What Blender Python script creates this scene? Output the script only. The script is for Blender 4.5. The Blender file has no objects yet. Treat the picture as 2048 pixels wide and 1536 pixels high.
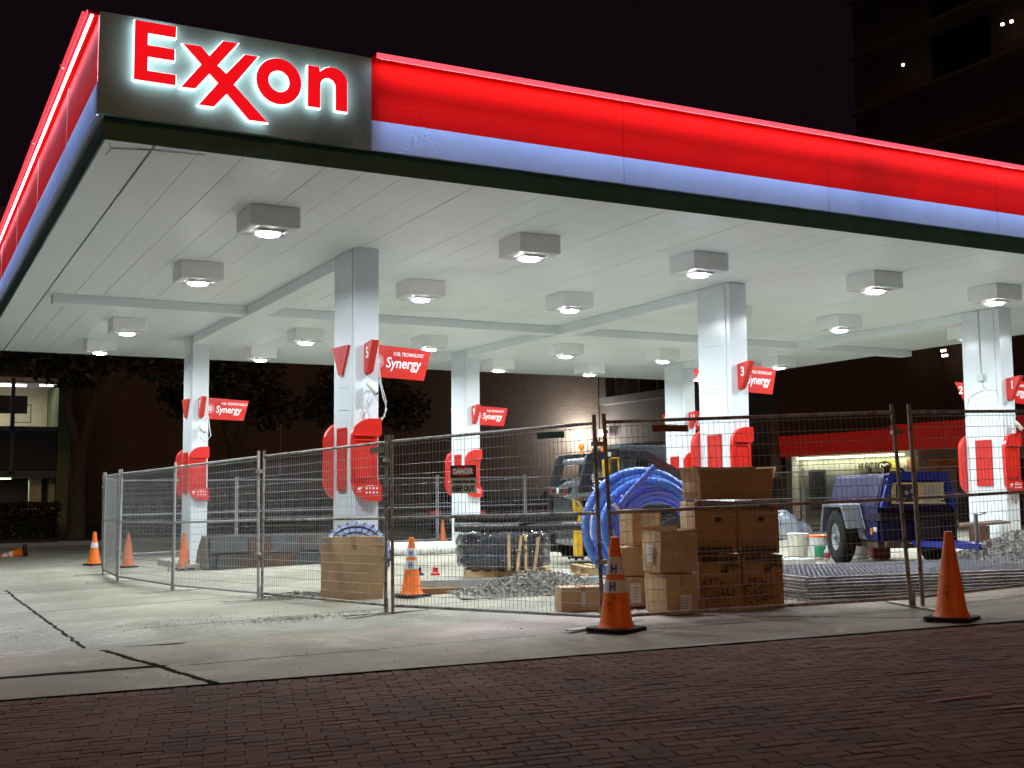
import bpy, bmesh, math, random
from math import sin, cos, pi, radians as rad
from mathutils import Vector, Matrix
random.seed(7)
S = bpy.context.scene
C = S.collection

# ---------------------------------------------------------------- camera
YAW, PITCH, ROLL, FPX = .4812, .0921, -.0085, 2358.4
cam_d = bpy.data.cameras.new('camera'); cam = bpy.data.objects.new('camera', cam_d); C.objects.link(cam)
cam_d.sensor_width = 36; cam_d.lens = 36*FPX/2048; cam_d.clip_start = .1; cam_d.clip_end = 600
f = Vector((sin(YAW)*cos(PITCH), cos(YAW)*cos(PITCH), sin(PITCH)))
r0 = Vector((cos(YAW), -sin(YAW), 0)); u0 = r0.cross(f)
r = cos(ROLL)*r0 + sin(ROLL)*u0; u = -sin(ROLL)*r0 + cos(ROLL)*u0
cam.matrix_world = Matrix(((r.x, u.x, -f.x, 0), (r.y, u.y, -f.y, 0), (r.z, u.z, -f.z, 0), (0, 0, 0, 1)))
S.camera = cam

# ---------------------------------------------------------------- night sky, distant warm street glow, exposure
W = bpy.data.worlds.new('World'); S.world = W; W.use_nodes = True
wn = W.node_tree; bg = wn.nodes['Background']
bg.inputs[0].default_value = (.55, .26, .42, 1); bg.inputs[1].default_value = .0085
sun_d = bpy.data.lights.new('street_glow', 'SUN'); sun_d.energy = .29; sun_d.angle = rad(14); sun_d.color = (1, .47, .19)
sun = bpy.data.objects.new('street_glow', sun_d); C.objects.link(sun)
sun.rotation_euler = Vector((.22, .92, -.55)).to_track_quat('-Z', 'Y').to_euler()
S.render.engine = 'CYCLES'
S.view_settings.view_transform = 'Standard'; S.view_settings.look = 'None'
S.view_settings.exposure = .1; S.view_settings.gamma = 1
LAMP_W = 108           # each canopy luminaire

# ---------------------------------------------------------------- helpers
def hx(h):
    h = h.lstrip('#'); v = [int(h[i:i+2], 16)/255 for i in (0, 2, 4)]
    return [x/12.92 if x < .04 else ((x+.055)/1.055)**2.4 for x in v]
class N:
    def __init__(s, m): s.nt = m.node_tree; s.b = s.nt.nodes['Principled BSDF']
    def n(s, t, **k):
        q = s.nt.nodes.new(t)
        for a, v in k.items(): setattr(q, a, v)
        return q
    def l(s, a, b): s.nt.links.new(a, b)
    def val(s, sock, v):
        if hasattr(v, 'is_linked') or isinstance(v, bpy.types.NodeSocket): s.l(v, sock)
        else: sock.default_value = v
    def math(s, op, a, b=0, c=None, clamp=False):
        q = s.n('ShaderNodeMath', operation=op, use_clamp=clamp); s.val(q.inputs[0], a); s.val(q.inputs[1], b)
        if c is not None: s.val(q.inputs[2], c)
        return q.outputs[0]
    def noise(s, scale, detail=4, rough=.55, co=None, dist=0):
        q = s.n('ShaderNodeTexNoise'); q.inputs['Scale'].default_value = scale; q.inputs['Detail'].default_value = detail
        q.inputs['Roughness'].default_value = rough; q.inputs['Distortion'].default_value = dist
        if co is not None: s.l(co, q.inputs['Vector'])
        return q.outputs[0]
    def ramp(s, v, a, b, lo=0., hi=1.):
        q = s.n('ShaderNodeMapRange'); q.interpolation_type = 'SMOOTHSTEP'
        s.val(q.inputs[0], v); q.inputs[1].default_value = a; q.inputs[2].default_value = b; q.inputs[3].default_value = lo; q.inputs[4].default_value = hi
        return q.outputs[0]
    def mix(s, f, a, b, bt='MIX'):
        q = s.n('ShaderNodeMix', data_type='RGBA', blend_type=bt)
        s.val(q.inputs[0], f)
        for i, v in ((6, a), (7, b)):
            if isinstance(v, bpy.types.NodeSocket): s.l(v, q.inputs[i])
            else: q.inputs[i].default_value = (*v, 1) if len(v) == 3 else v
        return q.outputs[2]
    def bump(s, h, st=.3, d=.01):
        q = s.n('ShaderNodeBump'); q.inputs['Strength'].default_value = st; q.inputs['Distance'].default_value = d
        s.l(h, q.inputs['Height']); s.l(q.outputs[0], s.b.inputs['Normal']); return q
    def pos(s): return s.n('ShaderNodeNewGeometry').outputs['Position']
    def obj(s): return s.n('ShaderNodeTexCoord').outputs['Object']
_M = {}
def mat(name, col, rough=.6, metal=0, var=.12, scale=6, bump=.15, bd=.004, dirt=None, dirt_amt=.5, dirt_at=(.5, .7), coat=0, emit=None, es=0, trans=0, alpha=1, rv=.06, spec=.5):
    if name in _M: return _M[name]
    m = bpy.data.materials.new(name); m.use_nodes = True; _M[name] = m
    k = N(m); b = k.b
    col = hx(col) if isinstance(col, str) else list(col)
    co = k.obj()
    n1 = k.noise(scale, 5, .6, co)
    base = k.mix(k.ramp(n1, .25, .75), tuple(c*(1-var) for c in col), tuple(min(1, c*(1+var)) for c in col))
    if dirt:
        n2 = k.noise(scale*.37, 6, .65, co, .6)
        base = k.mix(k.ramp(n2, dirt_at[0], dirt_at[1], 0, dirt_amt), base, tuple(hx(dirt)))
    k.l(base, b.inputs['Base Color'])
    n3 = k.noise(scale*3.1, 3, .6, co)
    k.l(k.ramp(n3, .2, .8, max(.03, rough-rv), min(1, rough+rv)), b.inputs['Roughness'])
    b.inputs['Specular IOR Level'].default_value = spec
    b.inputs['Metallic'].default_value = metal
    b.inputs['Coat Weight'].default_value = coat
    if trans: b.inputs['Transmission Weight'].default_value = trans
    if alpha < 1: b.inputs['Alpha'].default_value = alpha
    if bump: k.bump(k.noise(scale*6, 4, .6, co), bump, bd)
    if emit is not None:
        b.inputs['Emission Color'].default_value = (*emit, 1); b.inputs['Emission Strength'].default_value = es
    return m

def tag(o, label=None, cat=None, group=None, kind=None):
    if label: o['label'] = label
    if cat: o['category'] = cat
    if group: o['group'] = group
    if kind: o['kind'] = kind
    return o
def empty(name, loc=(0, 0, 0), rz=0, label=None, cat=None, group=None):
    o = bpy.data.objects.new(name, None); C.objects.link(o); o.location = loc; o.rotation_euler = (0, 0, rz)
    o.empty_display_size = .2
    return tag(o, label, cat, group)
class MB:
    def __init__(s): s.bm = bmesh.new()
    def box(s, x0, x1, y0, y1, z0, z1, M=None):
        vs = [s.bm.verts.new((x, y, z)) for z in (z0, z1) for y in (y0, y1) for x in (x0, x1)]
        for q in ((0, 2, 3, 1), (4, 5, 7, 6), (0, 1, 5, 4), (2, 6, 7, 3), (0, 4, 6, 2), (1, 3, 7, 5)):
            s.bm.faces.new([vs[i] for i in q])
        if M is not None: bmesh.ops.transform(s.bm, matrix=M, verts=vs)
        return vs
    def prism(s, poly, a0, a1, ax='y', M=None):
        """extrude a 2D outline from a0 to a1 along axis ax; outline is in the other two axes"""
        def P(p, a):
            return {'x': (a, p[0], p[1]), 'y': (p[0], a, p[1]), 'z': (p[0], p[1], a)}[ax]
        A = [s.bm.verts.new(P(p, a0)) for p in poly]; B = [s.bm.verts.new(P(p, a1)) for p in poly]
        fs = [s.bm.faces.new(A), s.bm.faces.new(B)]
        n = len(poly)
        for i in range(n): fs.append(s.bm.faces.new((A[i], A[(i+1) % n], B[(i+1) % n], B[i])))
        if M is not None: bmesh.ops.transform(s.bm, matrix=M, verts=A+B)
        return A+B
    def tube(s, pts, rad_, n=10, cap=True, closed=False, ripple=None):
        pts = [Vector(p) for p in pts]; rings = []; N_ = len(pts); up = None
        for i, p in enumerate(pts):
            if closed: t = pts[(i+1) % N_]-pts[i-1]
            else: t = pts[min(i+1, N_-1)]-pts[max(i-1, 0)]
            t.normalize()
            if up is None: up = Vector((0, 0, 1)) if abs(t.z) < .9 else Vector((1, 0, 0))
            a = up - t*up.dot(t); a.normalize(); up = a; b = t.cross(a)
            rr = rad_[i] if isinstance(rad_, (list, tuple)) else rad_
            if ripple: rr *= 1 + ripple*(1 if i % 2 else -1)
            rings.append([s.bm.verts.new(p + a*cos(2*pi*j/n)*rr + b*sin(2*pi*j/n)*rr) for j in range(n)])
        for i in range(N_ if closed else N_-1):
            A, B = rings[i], rings[(i+1) % N_]
            for j in range(n): s.bm.faces.new((A[j], A[(j+1) % n], B[(j+1) % n], B[j]))
        if cap and not closed: s.bm.faces.new(rings[0][::-1]); s.bm.faces.new(rings[-1])
        return [v for R in rings for v in R]
    def lathe(s, prof, n=24, M=None, cap=True):
        """profile [(r,z)] round z"""
        rings = [[s.bm.verts.new((r_*cos(2*pi*j/n), r_*sin(2*pi*j/n), z)) for j in range(n)] for r_, z in prof]
        for A, B in zip(rings, rings[1:]):
            for j in range(n): s.bm.faces.new((A[j], A[(j+1) % n], B[(j+1) % n], B[j]))
        if cap:
            s.bm.faces.new(rings[0][::-1]); s.bm.faces.new(rings[-1])
        vs = [v for R in rings for v in R]
        if M is not None: bmesh.ops.transform(s.bm, matrix=M, verts=vs)
        return vs
    def bevel(s, w, seg=2):
        bmesh.ops.remove_doubles(s.bm, verts=s.bm.verts, dist=1e-5)
        es = [e for e in s.bm.edges if len(e.link_faces) == 2 and e.calc_face_angle(0) > .5]
        bmesh.ops.bevel(s.bm, geom=es, offset=w, segments=seg, affect='EDGES', profile=.5, clamp_overlap=True); return s
    def build(s, name, m, parent=None, smooth=False, keepn=False):
        if not keepn: bmesh.ops.recalc_face_normals(s.bm, faces=s.bm.faces)
        me = bpy.data.meshes.new(name); s.bm.to_mesh(me); s.bm.free()
        me.materials.append(m)
        if smooth:
            for p_ in me.polygons: p_.use_smooth = True
            me.set_sharp_from_angle(angle=rad(40))
        o = bpy.data.objects.new(name, me); C.objects.link(o)
        if parent: o.parent = parent
        return o
def Rz(a, x=0, y=0, z=0): return Matrix.Translation((x, y, z)) @ Matrix.Rotation(a, 4, 'Z')
def copy_tree(o, parent=None, loc=None, rz=None):
    c = o.copy(); C.objects.link(c)
    if parent: c.parent = parent
    if loc is not None: c.location = loc
    if rz is not None: c.rotation_euler = (0, 0, rz)
    for ch in list(o.children): copy_tree(ch, c)
    return c
def text(body, size, m, name, parent, origin, xdir, zdir, bold=.0, shear=0, ext=.002, align='LEFT', width=None):
    """flat raised lettering with its baseline start at origin, running along xdir, upright along zdir"""
    cu = bpy.data.curves.new(name, 'FONT'); cu.body = body; cu.size = size; cu.offset = bold; cu.shear = shear
    cu.extrude = ext; cu.align_x = align; cu.resolution_u = 3
    t = bpy.data.objects.new(name, cu); C.objects.link(t)
    bpy.context.view_layer.update()
    me = bpy.data.meshes.new_from_object(t.evaluated_get(bpy.context.evaluated_depsgraph_get()))
    bpy.data.objects.remove(t)
    X = Vector(xdir).normalized(); Z = Vector(zdir).normalized(); Nn = X.cross(Z)
    sx = 1
    if width:
        xs = [v.co.x for v in me.vertices]; sx = width/(max(xs)-min(xs))
    for v in me.vertices:
        c = v.co.copy(); v.co = Vector(origin) + X*c.x*sx + Z*c.y - Nn*(-c.z)
    me.materials.clear(); me.materials.append(m)
    o = bpy.data.objects.new(name, me); C.objects.link(o); o.parent = parent
    return o
def offset_poly(P, d):
    n = len(P); A = sum(P[i][0]*P[(i+1) % n][1]-P[(i+1) % n][0]*P[i][1] for i in range(n))
    s = 1 if A > 0 else -1; out = []
    for i in range(n):
        p0, p1, p2 = Vector(P[i-1]), Vector(P[i]), Vector(P[(i+1) % n])
        a = (p1-p0).normalized(); b = (p2-p1).normalized()
        na = Vector((a.y, -a.x))*s; nb = Vector((b.y, -b.x))*s
        m_ = (na+nb); q = m_.length_squared
        m_ = m_*(2/q) if q > .5 else na
        out.append(tuple(p1+m_*d))
    return out

def gz(X, Y):
    """height of the gently sloping site below the camera"""
    A = -1.245-.0139*min(max(Y, -20), 19)
    s_ = .032 if Y <= 14 else (.009 if Y >= 30 else .032-.023*(Y-14)/16)
    return A+s_*min(max(X, -12), 22)

# ---------------------------------------------------------------- materials
SOF = 3.22
M_white = mat('gloss white paint', (.67, .72, .75), .25, 0, .015, 2, .0, .002, rv=.01)
M_soffit = mat('white soffit planks', (.75, .82, .84), .48, 0, .03, .5, .0, dirt='#8d8f84', dirt_amt=.22, dirt_at=(.55, .72), rv=.03)
M_housing = mat('white painted light housing', (.88, .90, .89), .45, 0, .02, 4, .0)
M_dark = mat('grey green painted band', (.05, .15, .12), .55, 0, .2, 2, .1)
M_brown = mat('shadow brown fascia band', (.05, .043, .036), .5, 0, .2, 2, .1)
M_signgrey = mat('grey sign cladding', (.27, .40, .39), .55, 0, .08, 2, .05, dirt='#3c463f', dirt_amt=.4, spec=.25)
M_redf = mat('red fascia panel', (.74, .005, .003), .6, 0, .05, .8, .0, .02, dirt='#7a0d08', dirt_amt=.35, dirt_at=(.5, .75), spec=.04)
M_lav = mat('pale blue fascia panel', (.56, .74, 1.0), .6, 0, .05, .8, .0, .02, dirt='#6f7590', dirt_amt=.3, dirt_at=(.5, .75), spec=.1)
M_red = mat('red moulded plastic', (.62, .022, .014), .32, 0, .07, 5, .04, coat=.3)
M_redd = mat('deep red plastic recess', (.50, .018, .012), .4, 0, .07, 5, .04)
M_white_ink = mat('white printed lettering', (.85, .85, .85), .5, 0, .02, 10, 0)
M_blue_ink = mat('blue printed marks', (.05, .12, .5), .5, 0, .05, 10, 0)
M_yel_ink = mat('yellow printed marks', (.75, .5, .03), .5, 0, .05, 10, 0)
M_ink = mat('black printed lettering', (.02, .018, .015), .6, 0, .1, 10, 0)
M_led = mat('lit cool white led lens', (.9, .92, 1), .4, 0, 0, 5, 0, emit=(.82, .90, 1), es=75)
M_led2 = mat('lit white led strip', (.9, .92, 1), .4, 0, 0, 5, 0, emit=(.85, .86, 1), es=9)
M_redtube = mat('glowing red lip', (.6, .02, .02), .4, 0, 0, 5, 0, emit=(1, .055, .075), es=1.1)
M_pinklip = mat('glowing pink red edge', (.6, .02, .02), .4, 0, 0, 5, 0, emit=(1, .10, .14), es=1.25)
M_letter = mat('lit red letter face', (.7, .01, .01), .4, 0, 0, 5, 0, emit=(1, .004, .012), es=.75)
M_halo = mat('lit white letter edge', (.9, .9, .9), .4, 0, 0, 5, 0, emit=(.88, .94, 1), es=3.6)
M_galv = mat('galvanised fence tube', (.42, .43, .43), .45, .35, .22, 22, .1, dirt='#6a4a30', dirt_amt=.45, dirt_at=(.54, .72))
M_galvn = mat('weathered fence tube', (.30, .28, .25), .55, .2, .3, 18, .15, dirt='#4a2c1a', dirt_amt=.7, dirt_at=(.46, .64))
M_wire = mat('galvanised fence wire', (.34, .35, .35), .45, .35, .15, 20, 0)
M_rust = mat('rusty steel', (.09, .042, .024), .8, .2, .4, 9, .4, dirt='#2a1a12', dirt_amt=.6)
M_steel = mat('brushed steel channel', (.45, .46, .48), .35, .8, .1, 9, .1)
M_black = mat('black rubber', (.011, .011, .012), .75, 0, .25, 12, .25, dirt='#3a332a', dirt_amt=.3, spec=.25)
M_blackpl = mat('black plastic pipe', (.025, .026, .03), .35, 0, .2, 8, .08)
M_wood = mat('pale pallet wood', (.50, .34, .17), .75, 0, .22, 9, .3, dirt='#5f482c', dirt_amt=.4)
M_orange = mat('orange cone plastic', (.95, .19, .015), .5, 0, .1, 18, .12, dirt='#4a200e', dirt_amt=.75, dirt_at=(.54, .70))
M_orange_old = mat('faded dirty cone plastic', (.70, .17, .055), .6, 0, .15, 9, .15, dirt='#5b3018', dirt_amt=.75, dirt_at=(.45, .66))
M_reflect = mat('white reflective cone band', (.72, .72, .70), .4, 0, .06, 8, .05, dirt='#6b5a44', dirt_amt=.5)
M_cblack = mat('yellow painted engine panel', (.72, .43, .02), .4, 0, .08, 5, .05, coat=.2)

def concrete(name, base, joints, stain=1.0, seed=0, gain=1.0):
    m = bpy.data.materials.new(name); m.use_nodes = True; k = N(m); P = k.pos()
    big = k.noise(.35+seed*.01, 6, .62, P, .5); mid = k.noise(2.6, 6, .65, P); fine = k.noise(60, 3, .7, P); grit = k.noise(240, 2, .6, P)
    b = tuple(c*gain for c in base)
    col = k.mix(k.ramp(big, .32, .68), tuple(c*.60 for c in b), tuple(c*1.15 for c in b))
    col = k.mix(k.ramp(mid, .35, .7, 0, .55*stain), col, tuple(c*a for c, a in zip(b, (.74, .70, .62))))
    pt = k.noise(.9, 5, .6, P, .8); col = k.mix(k.ramp(pt, .52, .66, 0, .55), col, tuple(min(1, c*1.45) for c in b))
    sm = k.noise(11, 6, .75, P, .3)
    col = k.mix(k.ramp(sm, .45, .72, 0, .6), col, tuple(c*a for c, a in zip(b, (.60, .57, .50))))
    col = k.mix(k.ramp(fine, .3, .75, 0, .5), col, tuple(c*.55 for c in b))
    col = k.mix(k.ramp(grit, .62, .70, 0, .5), col, tuple(min(1, c*1.7) for c in b))
    sp = k.n('ShaderNodeTexVoronoi'); sp.inputs['Scale'].default_value = 3.2; k.l(P, sp.inputs['Vector'])
    col = k.mix(k.ramp(sp.outputs['Distance'], .02, .05, .75, 0), col, tuple(c*.25 for c in b))
    # wandering joints and cracks between given points
    sep = k.n('ShaderNodeSeparateXYZ'); k.l(P, sep.inputs[0])
    wob = k.noise(5, 4, .7, P); tot = None
    for (x0, y0, x1, y1, w, am) in joints:
        L = math.hypot(x1-x0, y1-y0); dx, dy = (x1-x0)/L, (y1-y0)/L
        px = k.math('SUBTRACT', sep.outputs[0], x0); py = k.math('SUBTRACT', sep.outputs[1], y0)
        d = k.math('SUBTRACT', k.math('MULTIPLY', px, dy), k.math('MULTIPLY', py, dx))
        d = k.math('ADD', d, k.math('MULTIPLY', k.math('SUBTRACT', wob, .5), am))
        t = k.math('ADD', k.math('MULTIPLY', px, dx), k.math('MULTIPLY', py, dy))
        over = k.math('MAXIMUM', k.math('MULTIPLY', t, -1), k.math('SUBTRACT', t, L))
        dd = k.math('ADD', k.math('ABSOLUTE', d), k.math('MAXIMUM', over, 0))
        q = k.ramp(dd, w*.7, w, 1, 0)
        tot = q if tot is None else k.math('MAXIMUM', tot, q)
    h = k.math('ADD', k.math('MULTIPLY', fine, .5), k.math('MULTIPLY', mid, .6))
    if tot is not None:
        col = k.mix(k.math('MULTIPLY', tot, .93), col, (.012, .010, .009))
        h = k.math('SUBTRACT', h, k.math('MULTIPLY', tot, 3))
    k.l(col, k.b.inputs['Base Color']); k.b.inputs['Roughness'].default_value = .85
    k.l(k.math('MULTIPLY', k.math('SUBTRACT', 1, tot), .3), k.b.inputs['Specular IOR Level'])
    k.bump(h, .5, .006)
    return m

# ---------------------------------------------------------------- ground sheets
def sheet(name, poly, dz, m, kind='structure'):
    bm = bmesh.new(); bm.faces.new([bm.verts.new((*p, 0)) for p in poly])
    xs = [p[0] for p in poly]; ys = [p[1] for p in poly]
    def cuts(a, b): return [i for i in range(math.ceil(a), math.floor(b)+1) if -22 <= i <= 40]
    for X in cuts(min(xs), max(xs)):
        bmesh.ops.bisect_plane(bm, geom=bm.verts[:]+bm.edges[:]+bm.faces[:], plane_co=(X, 0, 0), plane_no=(1, 0, 0))
    for Y in cuts(min(ys), max(ys)):
        bmesh.ops.bisect_plane(bm, geom=bm.verts[:]+bm.edges[:]+bm.faces[:], plane_co=(0, Y, 0), plane_no=(0, 1, 0))
    bmesh.ops.triangulate(bm, faces=bm.faces)
    for v in bm.verts: v.co.z = gz(v.co.x, v.co.y)+dz
    for f_ in bm.faces:
        f_.normal_update()
        if f_.normal.z < 0: f_.normal_flip()
    me = bpy.data.meshes.new(name); bm.to_mesh(me); bm.free(); me.materials.append(m)
    o = bpy.data.objects.new(name, me); C.objects.link(o); o['kind'] = kind; return o

M_asph = mat('dark asphalt', (.045, .043, .042), .85, 0, .25, 3, .5, .01)
sheet('ground', [(-300, -80), (400, -80), (400, 400), (-300, 400)], -.03, M_asph)
# kerb-side direction of the brick footway
ED = Vector((7.54, -1.91)).normalized(); EN = Vector((ED.y, -ED.x))   # EN points towards the street (camera side)
E0 = Vector((.67, 8.64))
def ep(a, b): v = E0+ED*a+EN*b; return (v.x, v.y)
if EN.y > 0: EN = -EN
J_fore = [(1.62, 20.5, 1.55, 11.3, .022, .12), (-6, 20.6, 6.2, 19.5, .02, .05), (-6, 16.0, 12, 15.6, .018, .04), (-6, 28.3, 22, 28.1, .03, .03),
          (8.2, 9.6, 8.6, 28, .018, .05), (14.2, 9.6, 14.4, 28, .018, .05), (1.5, 24.3, 22, 24.1, .02, .04), (2.1, 12.6, 7.2, 12.2, .02, .05), (-3, 10.3, -3.4, 28, .02, .05)]
J_walk = [(-2.5, 10.15, .0, 9.95, .085, .06), (.0, 9.95, 1.86, 9.5, .085, .09), (1.66, 10.95, 2.02, 8.2, .036, .11), (2.0, 9.4, 3.6, 9.12, .016, .09), (3.6, 9.12, 5.2, 8.9, .008, .14),
          (-4, 12.5, 1.72, 11.1, .016, .08), (1.45, 11.35, 2.3, 10.93, .11, .12), (6.9, 8.75, 8.2, 6.9, .018, .05), (5.2, 8.7, 9.5, 7.55, .012, .10), (11.6, 7.9, 11.3, 5.8, .02, .05), (9.3, 8.3, 12, 7.0, .012, .1),
          (-2.6, 11.8, -3.2, 9.4, .03, .07)]
M_fore = concrete('worn concrete forecourt', (.36, .345, .275), J_fore, 1.0, 0)
M_walk = concrete('worn concrete footway', (.40, .345, .265), J_walk, .9, 3)
WB = 2.62   # depth of the concrete footway behind the brick edge
sheet('forecourt', [ep(-20, -WB+.0), ep(24, -WB), (34.5, 8), (34.5, 38), (-16, 38), (-20, 20)], 0, M_fore)
sheet('sidewalk', [ep(-20, 0), ep(26, 0), ep(26, -WB-.02), ep(-20, -WB-.02)], .006, M_walk)

# brick footway: every paver modelled, slightly uneven
mb = bpy.data.materials.new('dark red brick pavers'); mb.use_nodes = True; k = N(mb); P = k.pos()
rp = k.n('ShaderNodeNewGeometry').outputs['Random Per Island']
c1 = k.mix(rp, (.150, .074, .046), (.24, .118, .078))
c1 = k.mix(k.ramp(k.noise(.8, 5, .6, P), .35, .7, 0, .5), c1, (.07, .046, .036))
c1 = k.mix(k.ramp(k.noise(34, 4, .7, P), .45, .75, 0, .6), c1, (.17, .095, .07))
c1 = k.mix(k.ramp(k.noise(130, 2, .7, P), .6, .7, 0, .5), c1, (.02, .016, .014))
k.l(c1, k.b.inputs['Base Color']); k.b.inputs['Roughness'].default_value = .9; k.b.inputs['Specular IOR Level'].default_value = .12
k.bump(k.math('ADD', k.noise(45, 5, .7, P), k.math('MULTIPLY', k.noise(7, 3, .6, P), .8)), .4, .005)
B = MB(); bl, bw = .205, .1
a0 = -5.0
for row in range(48):
    b0 = .012+row*bw; off = (row % 2)*bl*.5 + random.uniform(-.012, .012)
    x_ = a0 + off + (0 if row else 0)
    first = row == 0
    L = .1 if first else bl
    while x_ < 13.5:
        if first: da, db = L-.007, bl-.008
        else: da, db = bl-.005, bw-.005
        bb = b0 if first else b0 + (bl-bw)
        if bb < 4.6:
            t1, t2 = random.gauss(0, .0010), random.gauss(0, .0010); hz = random.gauss(0, .0009)
            top = []
            for (pa, pb, sg1, sg2) in ((x_, bb, -1, -1), (x_+da, bb, 1, -1), (x_+da, bb+db, 1, 1), (x_, bb+db, -1, 1)):
                q = ep(pa, pb); z = gz(*q)-.004+hz+t1*sg1+t2*sg2
                top.append((q, z, pa, pb, sg1, sg2))
            low = [B.bm.verts.new((q[0], q[1], z-.030)) for q, z, *_ in top]
            mid = [B.bm.verts.new((q[0], q[1], z-.0045)) for q, z, *_ in top]
            up_ = []
            for q, z, pa, pb, s1, s2 in top:
                q2 = ep(pa-s1*.004, pb-s2*.004); up_.append(B.bm.verts.new((q2[0], q2[1], z)))
            B.bm.faces.new(up_)
            for A_, B_ in ((low, mid), (mid, up_)):
                for i in range(4): B.bm.faces.new((A_[i], A_[(i+1) % 4], B_[(i+1) % 4], B_[i]))
        x_ += L
o = B.build('brick_pavement', mb); o['kind'] = 'structure'
M_joint = mat('dark sandy joints', (.066, .042, .030), .9, 0, .3, 40, .4, spec=.1)
sheet('footway_bed', [ep(-20, .002), ep(26, .002), ep(26, 4.9), ep(-20, 4.9)], -.0095, M_joint)
# fine litter on the concrete
B = MB()
def crumb(x_, y_, s_):
    z = gz(x_, y_)+.008
    vs = [B.bm.verts.new((x_+random.uniform(-s_, s_), y_+random.uniform(-s_, s_), z+random.uniform(0, s_*1.1))) for _ in range(4)]
    for q in ((0, 1, 2), (0, 2, 3), (0, 3, 1), (1, 3, 2)): B.bm.faces.new([vs[i] for i in q])
for i in range(5200):
    cx, cy, sx, sy = random.choice([(3.55, 12.25, .45, .16), (4.0, 11.95, .35, .12), (2.7, 12.75, .35, .2), (4.3, 12.0, .5, .2), (3.3, 12.2, 1.2, .6), (1.15, 13.0, .22, .5), (6.2, 11.2, .9, .4), (3.7, 12.15, .3, .08)])
    crumb(random.gauss(cx, sx), random.gauss(cy, sy), random.uniform(.003, .0095))
for i in range(260):
    q = ep(random.uniform(-2, 10), random.uniform(-2.4, -.1)); crumb(*q, random.uniform(.004, .012))
for i in range(40):
    q = ep(random.uniform(-1, 8), random.uniform(.2, 3.5)); crumb(*q, random.uniform(.006, .016))
o = B.build('debris', mat('grey stone crumbs', (.12, .13, .13), .8, 0, .5, 30, 0)); tag(o, 'scattered grey stone crumbs on the concrete', 'debris', kind='stuff')

PK1, PK2 = ((5.02, 4.76), (5.45, 4.70)), ((5.16, 4.40), (5.40, 4.33))
mp_ = mat('faded pink chalk', (.42, .13, .12), .9, 0, .3, 60, 0)
for lb, pts, w_ in (('long faded pink marking line on the brick footway', PK1, .02), ('short faded pink marking near the right edge of the bricks', PK2, .018)):
    B = MB()
    (x0, y0), (x1, y1) = pts; L_ = math.hypot(x1-x0, y1-y0); nx, ny = -(y1-y0)/L_*w_, (x1-x0)/L_*w_
    B.bm.faces.new([B.bm.verts.new((a, b, gz(a, b)+.003)) for a, b in ((x0-nx, y0-ny), (x1-nx*.6, y1-ny*.6), (x1+nx, y1+ny), (x0+nx*.7, y0+ny*.7))])
    o = B.build('paint_mark', mp_); tag(o, lb, 'paint mark')
# far kerb and verge
KB = MB()
for i in range(24):
    x0 = -22+i*2.4
    KB.box(x0, x0+2.39, 38.0, 38.2, gz(x0, 38)-.1, gz(x0, 38)+.13)
KB.build('kerb', mat('grey kerb stone', (.22, .21, .19), .85, 0, .2, 5, .3))['kind'] = 'structure'
sheet('verge', [(-60, 38.21), (35, 38.21), (35, 57), (-60, 57)], .09, mat('dark planting soil', (.03, .028, .022), .95, 0, .3, 4, .6, .02))

# ---------------------------------------------------------------- canopy
KX, KY, XE, YE = 1.562, 10.927, 20.9, 28.1
FX, FY = 1.495, 10.861
ZB, ZM, ZT = 3.43, 3.735, 4.363
can = empty('station_canopy', (0, 0, 0), 0, 'large flat fuel station canopy with white plank soffit and red and pale blue fascia', 'canopy')
B = MB()
x_ = KX+.02; B.box(x_, x_+.42, KY+.02, YE-.02, SOF, SOF+.03); x_ += .445
while x_ < XE-.05:
    w = min(.405, XE-.02-x_); vs = B.box(x_, x_+w, KY+.02, YE-.02, SOF, SOF+.03)
    a_, b_ = random.uniform(-.001, .002), random.uniform(-.001, .002)
    for v in vs: v.co.z += a_ if v.co.y < 15 else b_
    x_ += w+.006
B.build('soffit', M_soffit, can)
B = MB(); B.box(KX+.01, XE-.01, KY+.01, YE-.01, SOF+.035, SOF+.10); B.box(KX+.1, XE-.1, KY+.1, YE-.1, ZT-.16, ZT-.1)
B.build('roof_deck', M_dark, can)
# lower band, set back under the fascia
B = MB(); B.box(KX, XE, KY, KY+.012, SOF-.003, ZB+.02); B.build('lower_band', M_dark, can)
B = MB(); B.box(KX, KX+.012, KY+.013, YE, SOF-.003, ZB+.02); B.box(XE-.012, XE, KY+.013, YE, SOF-.003, ZB+.02); B.box(KX+.013, XE-.013, YE-.012, YE, SOF-.003, ZB+.02)
B.build('lower_band', M_dark, can)
def fascia(tagname, x0, x1, y0, y1, z0, z1, m, axis):
    B = MB(); L0, L1 = (x0, x1) if axis == 'x' else (y0, y1); t = L0
    while t < L1-.01:
        e = min(t+3.0, L1)
        if axis == 'x': B.box(t+.003, e-.003, y0, y1, z0, z1)
        else: B.box(x0, x1, t+.003, e-.003, z0, z1)
        t = e
    return B.build(tagname, m, can)
for zz0, zz1, m, nm, dd in ((ZM, ZT-.012, M_redf, 'red_fascia', .0), (ZB, ZM-.002, M_lav, 'pale_fascia', .003)):
    fascia(nm, 4.106, XE+.06, FY-dd, FY+.03, zz0, zz1, m, 'x')
    fascia(nm, FX-dd, FX+.03, FY+.04, YE+.06, zz0, zz1, m, 'y')
    fascia(nm, XE+.03, XE+.063+dd, FY+.04, YE+.06, zz0, zz1, m, 'y')
    fascia(nm, FX+.04, XE+.02, YE+.03, YE+.063+dd, zz0, zz1, m, 'x')
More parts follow.
